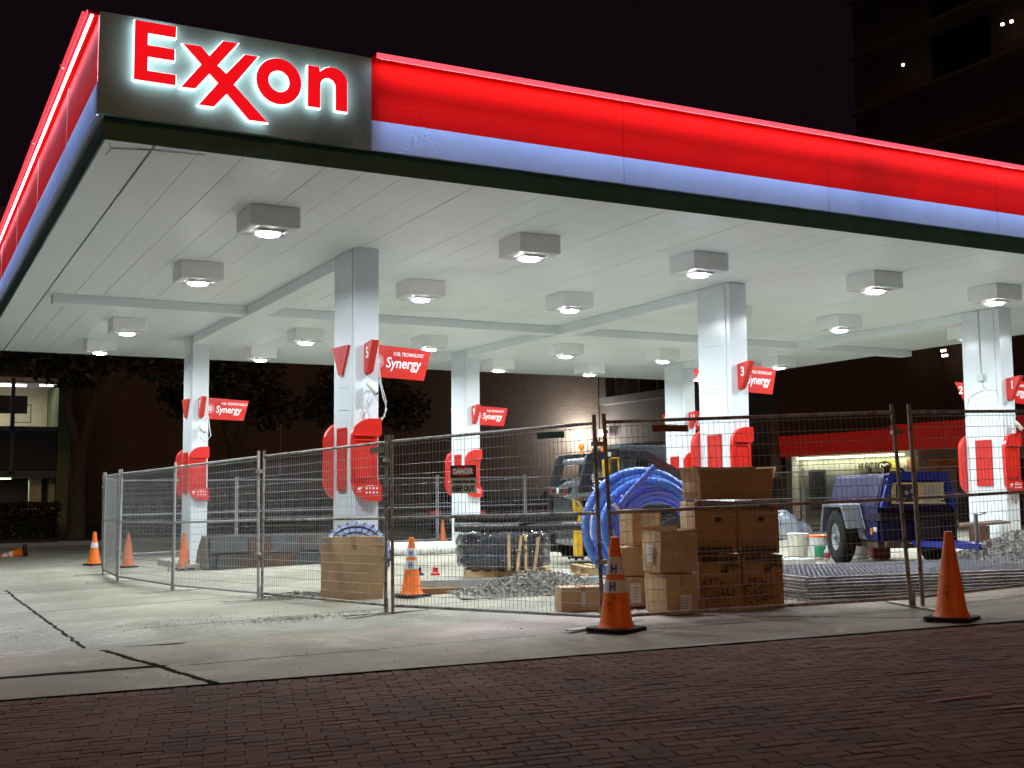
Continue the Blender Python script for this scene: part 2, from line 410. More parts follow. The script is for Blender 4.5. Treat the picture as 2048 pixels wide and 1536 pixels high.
B = MB(); B.box(FX+.04, XE, FY+.033, KY+.05, ZB+.005, ZB+.03); B.box(FX+.033, KX+.05, KY+.06, YE, ZB+.005, ZB+.03); B.build('flashing', M_steel, can)
# lit top lip: a hood with an led strip under it
B = MB(); B.box(4.104, XE+.16, FY-.15, FY+.03, ZT-.010, ZT+.012); B.build('top_hood', M_redf, can)
B = MB(); B.box(4.104, XE+.16, FY-.162, FY-.1505, ZT-.040, ZT+.014); B.build('glowing_edge', M_pinklip, can)
B = MB(); B.box(4.15, XE+.1, FY-.130, FY-.100, ZT-.020, ZT-.0115); B.build('light_strip', M_led2, can)
B = MB(); B.box(FX-.10, FX+.03, FY+.02, YE+.16, ZT-.010, ZT+.012); B.build('top_hood', M_redf, can)
B = MB(); B.tube([(FX-.135, FY+.06, ZT-.002), (FX-.135, YE, ZT-.002)], .014, 8); B.build('red_light_tube', M_redtube, can)
B = MB(); B.box(FX-.112, FX-.1005, FY+.02, YE+.1, ZT-.022, ZT+.014); B.build('glowing_edge', M_pinklip, can)
B = MB(); B.box(FX-.072, FX-.050, FY+.05, YE+.1, ZT-.024, ZT-.0115); B.build('light_strip', M_led2, can)
B = MB()
for i in range(6):
    y_ = FY+1.55+i*2.9; B.tube([(FX-.11, y_, ZT), (FX-.125, y_, ZT-.03), (FX-.155, y_, ZT-.022), (FX-.156, y_, ZT+.012)], .006, 6)
    B.tube([(FX-.005, y_+.6, ZT-.03), (FX-.012, y_+.6, ZT-.4), (FX-.01, y_+.62, ZB+.05)], .004, 5)
B.build('tube_clip', mat('white clips', (.8, .8, .8), .4), can)
# beams under the soffit
COLX = [5.227, 11.31, 17.271]; COLY = [14.396, 23.863]; CW, CD = .325, .829
for X in COLX:
    B = MB(); B.box(X+.004, X+CW-.004, COLY[0]+CD, COLY[1], SOF-.17, SOF-.003); B.build('cross_beam', M_soffit, can)
xs = [2.12]+[v for X in COLX for v in (X+.002, X+CW-.002)]+[20.75]
for i in range(0, len(xs), 2):
    B = MB(); B.box(xs[i], xs[i+1], 19.75, 20.07, SOF-.150, SOF-.003); B.build('long_beam', M_soffit, can)
# peeling paint at the near soffit corner
B = MB()
for (x0, y0, x1, y1) in ((1.62, 11.02, 1.66, 11.45), (1.65, 11.2, 2.1, 11.05), (1.9, 11.1, 2.5, 11.03)):
    B.tube([(x0, y0, SOF-.004), ((x0+x1)/2+.03, (y0+y1)/2-.03, SOF-.012), (x1, y1, SOF-.004)], .006, 5)
B.build('paint_flake', M_white, can)
# wash lights on the fascia
def area(name, loc, sx, sy, W_, col, rot, parent, spread=pi):
    d = bpy.data.lights.new(name, 'AREA'); d.shape = 'RECTANGLE'; d.size = sx; d.size_y = sy; d.energy = W_; d.color = col; d.spread = spread
    o = bpy.data.objects.new(name, d); C.objects.link(o); o.parent = parent; o.location = loc; o.rotation_euler = rot; return o
area('led_wash', ((4.15+XE)/2, FY-.11, ZT-.026), XE-4.2, .03, 52, (.56, .68, 1), (0, 0, 0), can)
area('led_wash', (FX-.065, (FY+YE)/2, ZT-.027), YE-FY-.2, .03, 24, (.60, .70, 1), (0, 0, pi/2), can)
area('led_downlight', (FX-.13, (FY+YE)/2, ZT-.03), YE-FY-.2, .03, 290, (.66, .66, 1), (rad(20), 0, pi/2), can, rad(54))
area('led_downlight', ((4.15+XE)/2, FY-.145, ZT-.045), XE-4.2, .03, 75, (.66, .66, 1), (rad(-9), 0, 0), can, rad(30))

area('fill_graze', ((4.15+XE)/2, FY-.140, ZT-.044), XE-4.2, .03, 22, (.42, .56, 1), (rad(13), 0, 0), can, rad(26))  # extra narrow lamps added to brighten the pale lower fascia
area('fill_graze', (FX-.125, (FY+YE)/2, ZT-.032), YE-FY-.2, .03, 24, (.42, .56, 1), (rad(-11.5), 0, pi/2), can, rad(26))
# --- Exxon sign
sg = empty('illuminated_sign', (1.495, FY, ZB), 0, 'grey canopy corner sign with glowing red letters reading Exxon', 'sign')
def L(x_, z): return (x_-1.495, z-ZB)
B = MB(); B.box(0, 4.100-1.495, -.012, .05, 0, ZT-ZB+.01); B.build('sign_panel', M_signgrey, sg)
B = MB(); B.box(.0, .010, .052, .060, .0, ZT-ZB); B.build('lit_edge', M_led2, sg)
Epoly = [(1.787, 4.315), (2.157, 4.315), (2.154, 4.211), (1.905, 4.211), (1.905, 4.097), (2.146, 4.097), (2.145, 3.990), (1.907, 3.990), (1.907, 3.857), (2.160, 3.857), (2.158, 3.760), (1.787, 3.760)]
Xpoly = [(2.222, 4.166), (2.379, 4.171), (2.462, 4.088), (2.588, 4.255), (2.733, 4.258), (2.54, 4.008), (2.621, 3.945), (2.795, 4.158), (2.927, 4.162), (2.696, 3.847), (3.02, 3.531), (2.844, 3.529), (2.632, 3.751), (2.515, 3.611), (2.37, 3.609), (2.548, 3.843), (2.468, 3.919), (2.34, 3.758), (2.206, 3.752), (2.391, 3.997)]
npoly = [(3.417, 4.157), (3.528, 4.159), (3.535, 4.112)]+[(3.665+.155*cos(a), 4.022+.155*sin(a)) for a in [rad(q) for q in (118, 100, 82, 64, 46, 28, 10)]]+[(3.819, 4.0), (3.819, 3.748), (3.700, 3.748), (3.699, 3.975)]+[(3.621+.078*cos(a), 3.982+.078*sin(a)) for a in [rad(q) for q in (20, 50, 80, 110, 140, 170)]]+[(3.543, 3.97), (3.543, 3.748), (3.417, 3.748)]
def ring(B, cx, cz, r1, r2, y0, y1, n=40):
    V = []
    for (rr, yy) in ((r1, y0), (r2, y0), (r2, y1), (r1, y1)):
        V.append([B.bm.verts.new((cx+rr*cos(2*pi*i/n), yy, cz+rr*1.02*sin(2*pi*i/n))) for i in range(n)])
    for a in range(4):
        A_, B_ = V[a], V[(a+1) % 4]
        for i in range(n): B.bm.faces.new((A_[i], A_[(i+1) % n], B_[(i+1) % n], B_[i]))
for kind_, P_ in (('E', Epoly), ('X', Xpoly), ('o', None), ('n', npoly)):
    B = MB(); H = MB()
    if P_:
        q = [L(*p) for p in P_]; B.prism(q, -.095, -.080, 'y'); H.prism(offset_poly(q, .0065), -.079, -.040, 'y')
    else:
        cx, cz = L(3.130, 3.950); ring(B, cx, cz, .221, .103, -.095, -.080); ring(H, cx, cz, .2275, .0965, -.079, -.040)
    lt = B.build('letter', M_letter, sg); H.build('letter_glow', M_halo, lt)

# --- canopy luminaires
LX = [3.66, 7.04, 9.68, 12.92, 15.5, 18.9]; LY = [12.97, 16.48, 22.2, 25.45]
def luminaire(x_, y_):
    t = empty('ceiling_light', (x_, y_, SOF), 0)
    B = MB(); s_ = .29; h = .235
    B.box(-s_, s_, -s_, s_, -h, 0); B.bevel(.006, 1)
    B.build('housing', M_housing, t)
    B = MB(); B.box(-s_+.02, s_-.02, -s_+.02, s_-.02, -h-.004, -h+.02); B.build('door_frame', mat('grey light door', (.5, .51, .5), .4), t)
    B = MB(); B.prism([(-.17, -h-.004), (.17, -h-.004), (.13, -h-.030), (-.13, -h-.030)], -.15, .15, 'y'); B.build('bezel', M_housing, t)
    B = MB(); B.lathe([(.130, -h-.0305), (.130, -h-.042), (.10, -h-.052), (.05, -h-.056), (.004, -h-.057)], 24); B.build('lens', M_led, t)
    d = bpy.data.lights.new('led_lamp', 'AREA'); d.shape = 'DISK'; d.size = .22; d.energy = LAMP_W; d.color = (.88, .965, 1); d.spread = rad(168)
    o = bpy.data.objects.new('led_lamp', d); C.objects.link(o); o.parent = t; o.location = (0, 0, -h-.064)
    return t
proto = None
pos_words = {0: 'over the left drive lane', 1: 'between the two left columns and mid bay', 2: 'left of the middle column line', 3: 'right of the middle column line', 4: 'left of the right column line', 5: 'beyond the right column line'}
row_words = {0: 'front', 1: 'second', 2: 'third', 3: 'rear'}
col_words = ['first', 'second', 'third', 'fourth', 'fifth', 'sixth']
for j, y_ in enumerate(LY):
    for i, x_ in enumerate(LX):
        if proto is None: t = proto = luminaire(x_, y_)
        else: t = copy_tree(proto, None, (x_, y_, SOF))
        tag(t, f'square white canopy light in the {row_words[j]} row, {col_words[i]} from the left end of the canopy', 'light', 'square lights on the canopy soffit')

# ---------------------------------------------------------------- columns
def fin(c, y_face, sgn, u0_, num, zt=1.97, zb=1.575):
    """number fin standing out of a short face; profile wide on top"""
    B = MB(); p = .30
    P_ = [(y_face-sgn*.002, zt-.03), (y_face-sgn*p, zt), (y_face-sgn*.09, zb), (y_face-sgn*.002, zb)]
    B.prism(P_, u0_, u0_+.10, 'x'); B.bevel(.006, 1)
    o = B.build('number_sign', M_red, c)
    B = MB(); B.prism([(u0_+.02, zb-.001), (u0_+.08, zb-.001), (u0_+.065, zb-.03), (u0_+.035, zb-.03)], y_face-sgn*.09, y_face-sgn*.003, 'y'); B.build('sign_bracket', M_redd, c)
    if num:
        if sgn > 0: org = (u0_-.003, y_face-.075, zt-.215); xd = (0, -1, 0)
        else: org = (u0_-.003, y_face+.225, zt-.215); xd = (0, -1, 0)
        text(num, .20, M_white_ink, 'numeral', o, org, xd, (0, 0, 1), .004)
BIB = [(.329, .97), (.163, .966), (.10, .952), (.045, .925), (.0, .885), (-.035, .835), (-.058, .78), (-.066, .707), (-.063, .16), (-.05, .08), (-.025, .03), (.01, -.015), (.05, -.045), (.10, -.07), (.16, -.082), (.333, -.083), (.333, .109), (.272, .167), (.271, .72), (.333, .771)]
def bib(c, yf, sgn):
    dp = .085; ofs = 0 if sgn > 0 else -.055
    P_ = [(a+ofs if a < .2 else a, z) for a, z in BIB]
    B = MB(); B.prism(P_, yf-sgn*dp, yf-sgn*.002, 'y'); B.bevel(.006, 2)
    o = B.build('red_panel', M_red, c)
    yo = yf-sgn*dp
    B = MB(); x0, x1 = ofs-.03, .235
    z0, z1 = .20, .70; w = .016
    for (a, b, cc, d_) in ((x0, x1, z1-w, z1), (x0, x1, z0, z0+w), (x0, x0+w, z0+w, z1-w), (x1-w, x1, z0+w, z1-w)): B.box(a, b, yo-sgn*.012, yo-sgn*.001, cc, d_)
    B.box(ofs-.045, .262, yo-sgn*.028, yo-sgn*.001, .745, .757); B.box(ofs-.045, .262, yo-sgn*.012, yo-sgn*.001, .165, .172)
    B.bevel(.003, 1); B.build('panel_moulding', M_red, o)
    if sgn > 0:
        B = MB()
        for rr in range(2):
            for q in range(4):
                cx, cz = .13+q*.048, .075-rr*.055
                B.prism([(cx+.014*cos(a), cz+.014*sin(a)) for a in [i*pi/4 for i in range(8)]], yo-.003, yo-.001, 'y')
        B.prism([(.0, .065), (.03, .09), (.07, .09), (.06, .065), (.02, .052)], yo-.003, yo-.001, 'y')
        B.box(.135, .225, yo-.003, yo-.001, .105, .112); B.box(.0, .07, yo-.003, yo-.001, .03, .036)
        B.build('payment_marks', M_white_ink, o)
def blade(c, X0, Y0):
    a = rad(12); M = Rz(a, X0, Y0, 0); t_ = .05
    P_ = [(.0, 1.975), (.93, 1.945), (.82, 1.555), (.0, 1.565)]
    B = MB(); B.prism(P_, -t_, t_, 'y', M); B.bevel(.014, 2); o = B.build('blade_sign', M_red, c)
    e1 = M.to_3x3() @ Vector((1, 0, 0)); zd = (.0, 0, 1)
    def at(u_, z): return M @ Vector((u_, -t_-.003, z))
    text('Synergy', .20, M_white_ink, 'lettering', o, at(.20, 1.69), e1, (0, 0, 1), .003, .2, .002, width=.58)
    text('FUEL TECHNOLOGY', .068, M_white_ink, 'lettering', o, at(.33, 1.855), e1, (0, 0, 1), .001, .2, .002, width=.50)
    B = MB()
    cx, cz = .075, 1.765
    for ring_, (rr, n_, s_) in enumerate(((.045, 12, .008), (.065, 16, .007), (.085, 20, .006), (.10, 20, .004))):
        for i in range(n_):
            an = 2*pi*(i+.5*(ring_ % 2))/n_; px, pz = cx+rr*cos(an), cz+rr*sin(an)
            B.prism([(px+s_*cos(q), pz+s_*sin(q)) for q in [k_*pi/3 for k_ in range(6)]], -t_-.004, -t_-.001, 'y', M)
    for i in range(16):
        a1, a2 = 2*pi*i/16, 2*pi*(i+1)/16
        B.prism([(cx+.018*cos(a1), cz+.018*sin(a1)), (cx+.032*cos(a1), cz+.032*sin(a1)), (cx+.032*cos(a2), cz+.032*sin(a2)), (cx+.018*cos(a2), cz+.018*sin(a2))], -t_-.004, -t_-.001, 'y', M)
    B.build('starburst_mark', M_white_ink, o)
cols = [(0, 0, '5', '6', 'near left', 'tall white canopy column carrying number 5 and a red blade sign, cardboard sheet at its foot'),
        (0, 1, '7', '8', 'far left', 'white canopy column behind the left fence with a small red number sign, orange cone at its foot'),
        (1, 0, '3', '4', 'near mid', 'white canopy column carrying number 3, rising behind the brown carton stack'),
        (1, 1, '9', '10', 'far mid', 'white canopy column carrying number 9, seen behind the danger notice'),
        (2, 0, '1', '2', 'near right', 'thick white canopy column at right with numbers 1 and 2 and a cracked wire run down its side'),
        (2, 1, '11', '12', 'far right', 'white canopy column partly hidden behind the number 3 column')]
for ix, iy, nf, nb, w_, lab in cols:
    X, Y = COLX[ix], COLY[iy]; zb = gz(X+.15, Y+.4)
    c = empty('canopy_column', (X, Y, 0), 0, lab, 'column', 'white columns under the canopy')
    zf = zb+.12 if (ix, iy) != (2, 0) else zb+.02
    top = SOF-.002
    B = MB(); B.box(0, CW, .0, CD, zf, top); B.bevel(.008, 2); B.build('shaft', M_white, c)
    B = MB(); B.box(-.012, -.001, .10, CD-.10, zf+.01, top-.005); B.box(CW+.001, CW+.012, .10, CD-.10, zf+.01, top-.005); B.bevel(.004, 1); B.build('cover_plate', M_white, c)
    B = MB(); B.box(.05, CW-.05, .06, CD-.06, zb-.05, zf); B.build('steel_foot', M_rust, c)
    bib(c, 0, 1); bib(c, CD, -1)
    B = MB(); B.box(-.040, -.0125, .25, .60, .05, .872); B.box(-.046, -.0405, .27, .58, .835, .852); B.bevel(.005, 1); B.build('red_strip', M_redd, c)
    fin(c, 0, 1, .12, nf); fin(c, CD, -1, .12, nb)
    if ix == 0:
        B = MB(); B.prism([(.771, 1.965), (.144, 1.944), (.402, 1.564), (.528, 1.584)], -.045, -.0125, 'x'); B.bevel(.004, 1); o = B.build('red_bracket_plate', M_redd, c)
        B = MB(); B.prism([(.42, 1.80), (.62, 1.81), (.60, 1.86), (.44, 1.85)], -.0495, -.0455, 'x'); B.prism([(.42, 1.74), (.6, 1.75), (.58, 1.785), (.44, 1.78)], -.0495, -.0455, 'x'); B.build('embossed_mark', M_red, o)
    blade(c, CW+.002, .30)
    # small scars and rivets of the paint
    B = MB()
    for q in range(4):
        z = random.uniform(.9, 1.6) if q < 2 else random.uniform(-.6, 2.6)
        B.tube([(-.0125, .18, z), (-.016, .35, z+.02), (-.0125, .62, z+.03)], .0035, 5)
    for q in ((-.013, .06, 1.2), (-.001, .74, 1.15), (-.013, .2, .98)): B.tube([(q[0]-.004, q[1], q[2]), (q[0]+.002, q[1], q[2])], .012, 8)
    B.build('paint_scar', M_white, c)
    if (ix, iy) == (2, 0):
        B = MB()
        B.tube([(-.018, .42, top-.01), (-.018, .42, 2.3), (-.019, .40, 1.95)], .012, 6)
        B.box(-.06, -.0125, .34, .46, 1.93, 2.05)
        for pth in ([(.40, 1.93), (.38, 1.82), (.30, 1.76), (.1, 1.74)], [(.38, 1.76), (.55, 1.72), (.7, 1.65), (.78, 1.45), (.8, 1.3)], [(.1, 1.74), (.04, 1.55), (-.0, 1.4)]):
            B.tube([(-.018, a, z) for a, z in pth], .006, 5)
        B.build('wire_run', mat('grey wiring', (.5, .51, .5), .5), c)

# security cameras and hanging cable
def sec_cam(loc, rz, label, s_=1.0):
    t = empty('security_camera', loc, rz, label, 'camera')
    B = MB(); B.box(-.03, .03, -.012, .0, -.03, .03); B.tube([(0, 0, 0), (0, -.06, .0)], .012, 8); B.build('mount', M_housing, t)
    B = MB(); B.tube([(-.045, -.075, .075), (-.04, -.08, .065), (.045, -.14, -.06), (.05, -.144, -.067)], [.028, .037, .037, .030], 14); B.build('body', mat('cream camera shell', (.62, .60, .52), .4), t, True)
    B = MB(); B.tube([(.0505, -.1445, -.068), (.056, -.148, -.076)], .024, 14); B.build('lens', M_blackpl, t)
    return t
sec_cam((5.227+.19, 14.394, 1.36), 0, 'small cream security camera on the white column under number 5')
sec_cam((5.227+.17, 23.860, 1.33), 0, 'small security camera on the far left column above its red panel')
sec_cam((17.271+.25, 14.394, 1.10), 0, 'small security camera poking out of the thick right column under number 1')
B = MB(); cx = 5.227
B.tube([(cx+CW+.01, 14.42, 1.72), (cx+CW+.02, 14.40, 1.45), (cx+CW+.05, 14.36, 1.25), (cx+CW+.09, 14.34, 1.1), (cx+CW+.03, 14.34, .96), (cx+CW-.06, 14.36, .92), (cx+.18, 14.36, 1.0), (cx+.13, 14.37, 1.15), (cx+.19, 14.35, 1.3)], .007, 6)
B.tube([(cx+CW+.012, 14.43, 1.72), (cx+CW+.04, 14.41, 1.45), (cx+CW+.10, 14.38, 1.2), (cx+CW+.07, 14.36, 1.0), (cx+CW-.02, 14.37, .97), (cx+.1, 14.375, .9), (cx+.08, 14.38, 1.0), (cx+.2, 14.36, 1.25)], .006, 6)
o = B.build('cable', mat('white cable sheath', (.6, .61, .6), .5), None, True); tag(o, 'loop of white cable hanging beside the number 5 column camera', 'cable')

B = MB()
B.tube([(cx+CW+.01, 23.9, 1.6), (cx+CW+.03, 23.88, 1.35), (cx+CW+.05, 23.85, 1.2), (cx+CW-.03, 23.83, 1.1), (cx+.2, 23.82, 1.22)], .009, 6)
o = B.build('cable', mat('white cable sheath', (.6, .61, .6)), None, True); tag(o, 'thin cable loop hanging on the far left column', 'cable')
# ---------------------------------------------------------------- fence panels
def fence_panel(p0, p1, label, h=1.88, lean0=0, lean1=0, m=None, grp='wire mesh fence panels', feet=(True, True), sp=.052, hs=.105, lean=(0, 0)):
    m = m or M_galv
    p0 = Vector(p0); p1 = Vector(p1); Lh = (p1-p0).length; d = (p1-p0)/Lh; nrm = Vector((-d.y, d.x))
    zA, zB = gz(*p0)+.008, gz(*p1)+.008
    t = empty('mesh_fence', (p0.x, p0.y, zA), 0, label, 'fence panel', grp)
    def Q(s_, z, o_=0):   # s along, z above local ground
        fr = s_/Lh; zz = (zB-zA)*fr
        k_ = lean0*(1-fr)+lean1*fr
        return (d.x*s_+d.x*k_*(z/h)+nrm.x*(o_+lean[0]*z/h), d.y*s_+d.y*k_*(z/h)+nrm.y*(o_+lean[0]*z/h), zz+z)
    a, b = .03, Lh-.03; top, mid, bot = h-.075, h*.53, .085
    B = MB()
    for e in (a, b):
        B = MB(); B.tube([Q(e, .0), Q(e, h)], .019, 10); B.build('upright', m, t, True)
    for z in (top, mid, bot):
        B = MB(); B.tube([Q(a, z), Q(b, z)], .016, 8); B.build('rail', m, t, True)
    B = MB(); w = .0022
    n_ = int((b-a)/sp)
    for i in range(1, n_):
        s_ = a+(b-a)*i/n_
        B.tube([Q(s_, bot, .018), Q(s_, top, .018)], w, 4, False)
    z = bot+hs
    while z < top-.03:
        B.tube([Q(a, z, .022), Q(b, z, .022)], w*1.15, 4, False); z += hs
    B.build('wire_mesh', M_wire, t)
    for zc in (h*.30, h*.86):
        B = MB(); q = Q(Lh-.005, zc); B.box(-.05, .05, -.03, .03, -.02, .02, Matrix.Translation(Vector(q)) @ Matrix.Rotation(math.atan2(d.y, d.x), 4, 'Z')); B.tube([(q[0], q[1], q[2]-.03), (q[0], q[1], q[2]+.045)], .008, 6); B.build('clamp', m, t)
    for yes, s_ in ((feet[0], .0), (feet[1], Lh)):
        if yes:
            B = MB()
            q = Q(s_, .004); c_ = Vector(q)
            ang = math.atan2(nrm.y, nrm.x); B.box(-.5, .5, -.04, .04, 0, .010, Matrix.Translation(c_) @ Matrix.Rotation(ang, 4, 'Z'))
            B.tube([(c_.x, c_.y, c_.z+.01), (c_.x, c_.y, c_.z+.16)], .014, 8); B.build('base_plate', m, t)
    return t
FP = [(3.84, 25.64), (3.46, 23.0), (3.37, 20.84), (3.66, 17.81), (4.13, 14.84), (4.65, 11.75), (5.63, 8.98), (8.43, 8.07), (11.40, 8.16), (14.4, 8.4)]
labs = ['mesh fence panel at the far left end, seen almost edge on beside the striped cone', 'short run of mesh fence just in front of the far left corner cone', 'mesh fence panel in front of the far left column and its two orange cones',
        'mesh fence panel in front of the steel loader bucket', 'mesh fence panel in front of the large flat cardboard carton', 'mesh fence panel carrying the danger notice',
        'mesh fence panel with rusty rails in front of the brown carton stack', 'mesh fence panel at the right edge in front of the right column', 'mesh fence panel continuing beyond the right edge']
for i in range(8):
    m = M_galv if i < 4 else M_galvn
    ln = {5: (0, -.05), 6: (-.08, -.12), 7: (-.06, 0)}.get(i, (0, .02*((i % 3)-1)))
    p1_ = Vector(FP[i+1]); p0_ = Vector(FP[i]); dv = (p1_-p0_).normalized()*(.035 if i >= 4 else .01)
    fence_panel(p0_+dv, p1_-dv, labs[i], 1.88, ln[0], ln[1], m, lean=(.02*((i*7 % 5)-2)/2, 0), feet=(i == 0, True))
BF = [(3.95, 26.3), (4.75, 29.2), (7.8, 30.3), (10.75, 30.9), (13.7, 30.9), (16.7, 31.2), (19.7, 31.2), (22.5, 30.2), (24.9, 28.3), (27.0, 26.1), (29.1, 24.0)]
bl_ = ['far mesh panel turning the back left corner', 'back mesh panel behind the far left column', 'back mesh panel between the far left and number 5 columns', 'back mesh panel behind the number 5 column', 'back mesh panel left of the number 9 column',
       'back mesh panel right of the number 9 column', 'back mesh panel behind the skid loader', 'back mesh panel behind the blue hose coil', 'back mesh panel in front of the shop wall', 'back mesh panel behind the blue compressor']
for i in range(10):
    fence_panel(BF[i], BF[i+1], bl_[i], 1.9, 0, 0, M_galv, grp='wire mesh fence panels at the back', sp=.075, hs=.11, feet=(False, True))
# maker's tags on the fence
def fence_tag(loc, rz, col, label, w=.34):
    B = MB(); B.box(-w/2, w/2, -.003, .003, -.06, .0)
    o = B.build('fence_tag', mat(label, col, .5), None); o.location = loc; o.rotation_euler = (0, 0, rz); tag(o, label, 'tag')
a1 = math.atan2(9.02-11.75, 5.55-4.65)
fence_tag((5.37, 9.52, .56), a1, (.03, .09, .06), 'dark green tag wired under the top rail beside the tall post')
fence_tag((4.60, 11.96, .50), math.atan2(11.75-14.84, 4.65-4.13), (.10, .09, .07), 'grey brown tag under the top rail in front of the number 5 column', .30)
fence_tag((6.2, 8.79, .60), math.atan2(8.07-9.02, 8.43-5.55), (.16, .06, .03), 'rusty orange tag under the top rail above the hose coil', .34)

# danger notice
A_ = Vector((4.963, 10.80)); B_ = Vector((5.078, 10.453)); dd = (B_-A_).normalized(); ang = math.atan2(dd.y, dd.x)
nt = empty('danger_notice', (A_.x-.024*dd.y*-1*-1, A_.y, .005), ang, 'wired danger notice on the mesh reading DANGER CONSTRUCTION AREA KEEP OUT', 'sign')
nt.location = (A_.x+dd.y*.030, A_.y-dd.x*.030, .0)
B = MB(); B.box(0, .366, -.002, .002, .0, .278); B.build('plate', mat('pale notice plate', (.62, .70, .60), .5, dirt='#4a4a40'), nt)
B = MB(); B.box(.0, .366, -.005, -.0025, .155, .278); B.build('black_header', M_ink, nt)
B = MB(); B.prism([(.183+.165*cos(a), .217+.052*sin(a)) for a in [i*2*pi/28 for i in range(28)]], -.0075, -.0055, 'y'); B.build('red_oval', M_redd, nt)
wi = mat('faded white lettering', (.9, .9, .86), .5)
text('DANGER', .075, wi, 'lettering', nt, (.183, -.009, .192), (1, 0, 0), (0, 0, 1), .003, 0, .001, 'CENTER', .285)
text('CONSTRUCTION AREA', .036, M_ink, 'lettering', nt, (.183, -.004, .103), (1, 0, 0), (0, 0, 1), .0015, 0, .001, 'CENTER', .34)
text('KEEP OUT', .070, M_ink, 'lettering', nt, (.183, -.004, .025), (1, 0, 0), (0, 0, 1), .003, 0, .001, 'CENTER', .32)

# ---------------------------------------------------------------- cones
def cone(loc, label, h=.73, m=None, bands=0, marks=None, rz=.4, lie=None):
    m = m or M_orange
    t = empty('traffic_cone', (loc[0], loc[1], gz(*loc)+.008), rz, label, 'cone', 'orange traffic cones')
    s_ = h/.73
    B = MB(); w = .185*s_
    B.prism([(w*a, w*b) for a, b in ((-1, -.8), (-.8, -1), (.8, -1), (1, -.8), (1, .8), (.8, 1), (-.8, 1), (-1, .8))], 0, .034*s_, 'z'); B.bevel(.008, 2); B.build('base', M_black, t)
    prof = [(.150, .034), (.138, .055), (.125, .08), (.040, .665), (.037, .69), (.034, .725), (.026, .73)]
    B = MB(); B.lathe([(a*s_, b*s_) for a, b in prof], 32); B.build('body', m, t, True)
    def R_(z): return .125-(z-.08)*(.085/.585)
    if bands:
        for (z0, z1) in bands:
            B = MB(); B.lathe([((R_(z0)+.0035)*s_, z0*s_), ((R_(z1)+.0035)*s_, z1*s_)], 32, None, False)
            B.build('reflective_band', M_reflect, t, True)
    if marks:
        # blue H marks wrapped on the bands, facing the camera side
        for (a0, z0, hh) in marks:
            B = MB(); ww = .05
            for (x0, x1, y0, y1) in ((0, .3, 0, 1), (.7, 1, 0, 1), (.3, .7, .36, .64)):
                vs = []
                for (xx, yy) in ((x0, y0), (x1, y0), (x1, y1), (x0, y1)):
                    z = z0+yy*hh; rr = R_(z)+.0052; an = a0+(xx-.5)*ww/rr
                    vs.append(B.bm.verts.new((rr*cos(an)*s_, rr*sin(an)*s_, z*s_)))
                B.bm.faces.new(vs)
            B.build('blue_mark', M_blue_ink, t)
    if lie:
        t.rotation_euler = lie; t.location.z += .10
    return t
face = -pi/2-YAW  # direction towards the camera
cone((7.84, 7.14), 'plain orange cone on the footway in front of the right fence joint', .735, M_orange)
cone((5.50, 8.65), 'orange cone with two white bands and blue H marks in front of the carton stack', .80, M_orange, [(.30, .40), (.44, .575)], [(face-.35-.4, .315, .07), (face-.25-.4, .45, .07)], .4)
cone((5.62, 13.45), 'bright orange cone with white bands and blue H marks behind the fence beside the cardboard', .71, M_orange, [(.34, .45), (.49, .60)], [(face-.0-.4, .355, .08), (face-.0-.4, .50, .08)], .3)
cone((4.24, 25.0), 'dirty orange cone inside the fence corner, left of the column', .68, M_orange_old, rz=.2)
cone((4.95, 23.1), 'dirty orange cone standing at the foot of the far left column', .70, M_orange_old, rz=.1)
cone((3.80, 26.5), 'orange cone with a white band just outside the far left fence end', .70, M_orange, [(.38, .5)], rz=.5)
cone((13.6, 30.3), 'faded cone by the back fence left of the number 9 column', .66, M_orange_old, rz=.5)
cone((2.98, 32.2), 'toppled striped cone lying on the far left paving', .72, M_orange, [(.30, .40), (.44, .56)], rz=.3, lie=(rad(8), rad(-100), rad(-25)))

# ---------------------------------------------------------------- cartons
def card_mat(name, col):
    if name in _M: return _M[name]
    m = bpy.data.materials.new(name); m.use_nodes = True; k = N(m); co = k.obj(); _M[name] = m
    n1 = k.noise(3, 5, .6, co); c_ = k.mix(k.ramp(n1, .3, .7), tuple(a*.85 for a in col), tuple(a*1.12 for a in col))
    mp = k.n('ShaderNodeMapping'); mp.inputs['Scale'].default_value = (60, 60, 1.5); k.l(co, mp.inputs[0])
    st = k.noise(2.0, 3, .5, mp.outputs[0]); c_ = k.mix(k.ramp(st, .4, .7, 0, .16), c_, tuple(a*.6 for a in col))
    c_ = k.mix(k.ramp(k.noise(6, 6, .7, co, .8), .58, .75, 0, .45), c_, tuple(a*.5 for a in col))
    k.l(c_, k.b.inputs['Base Color']); k.b.inputs['Roughness'].default_value = .78
    k.bump(k.math('ADD', k.math('MULTIPLY', st, .3), k.noise(5, 5, .6, co)), .35, .012)
    return m
M_card = card_mat('brown corrugated cardboard', (.36, .185, .065))
M_card2 = card_mat('light corrugated cardboard', (.47, .31, .15))
M_tape = mat('clear brown packing tape', (.40, .27, .14), .2, 0, .1, 8, .05)
M_greytape = mat('grey cloth tape', (.28, .30, .33), .35, 0, .1, 20, .1)
M_label = mat('white paper label', (.62, .60, .54), .5, 0, .04, 10, 0)
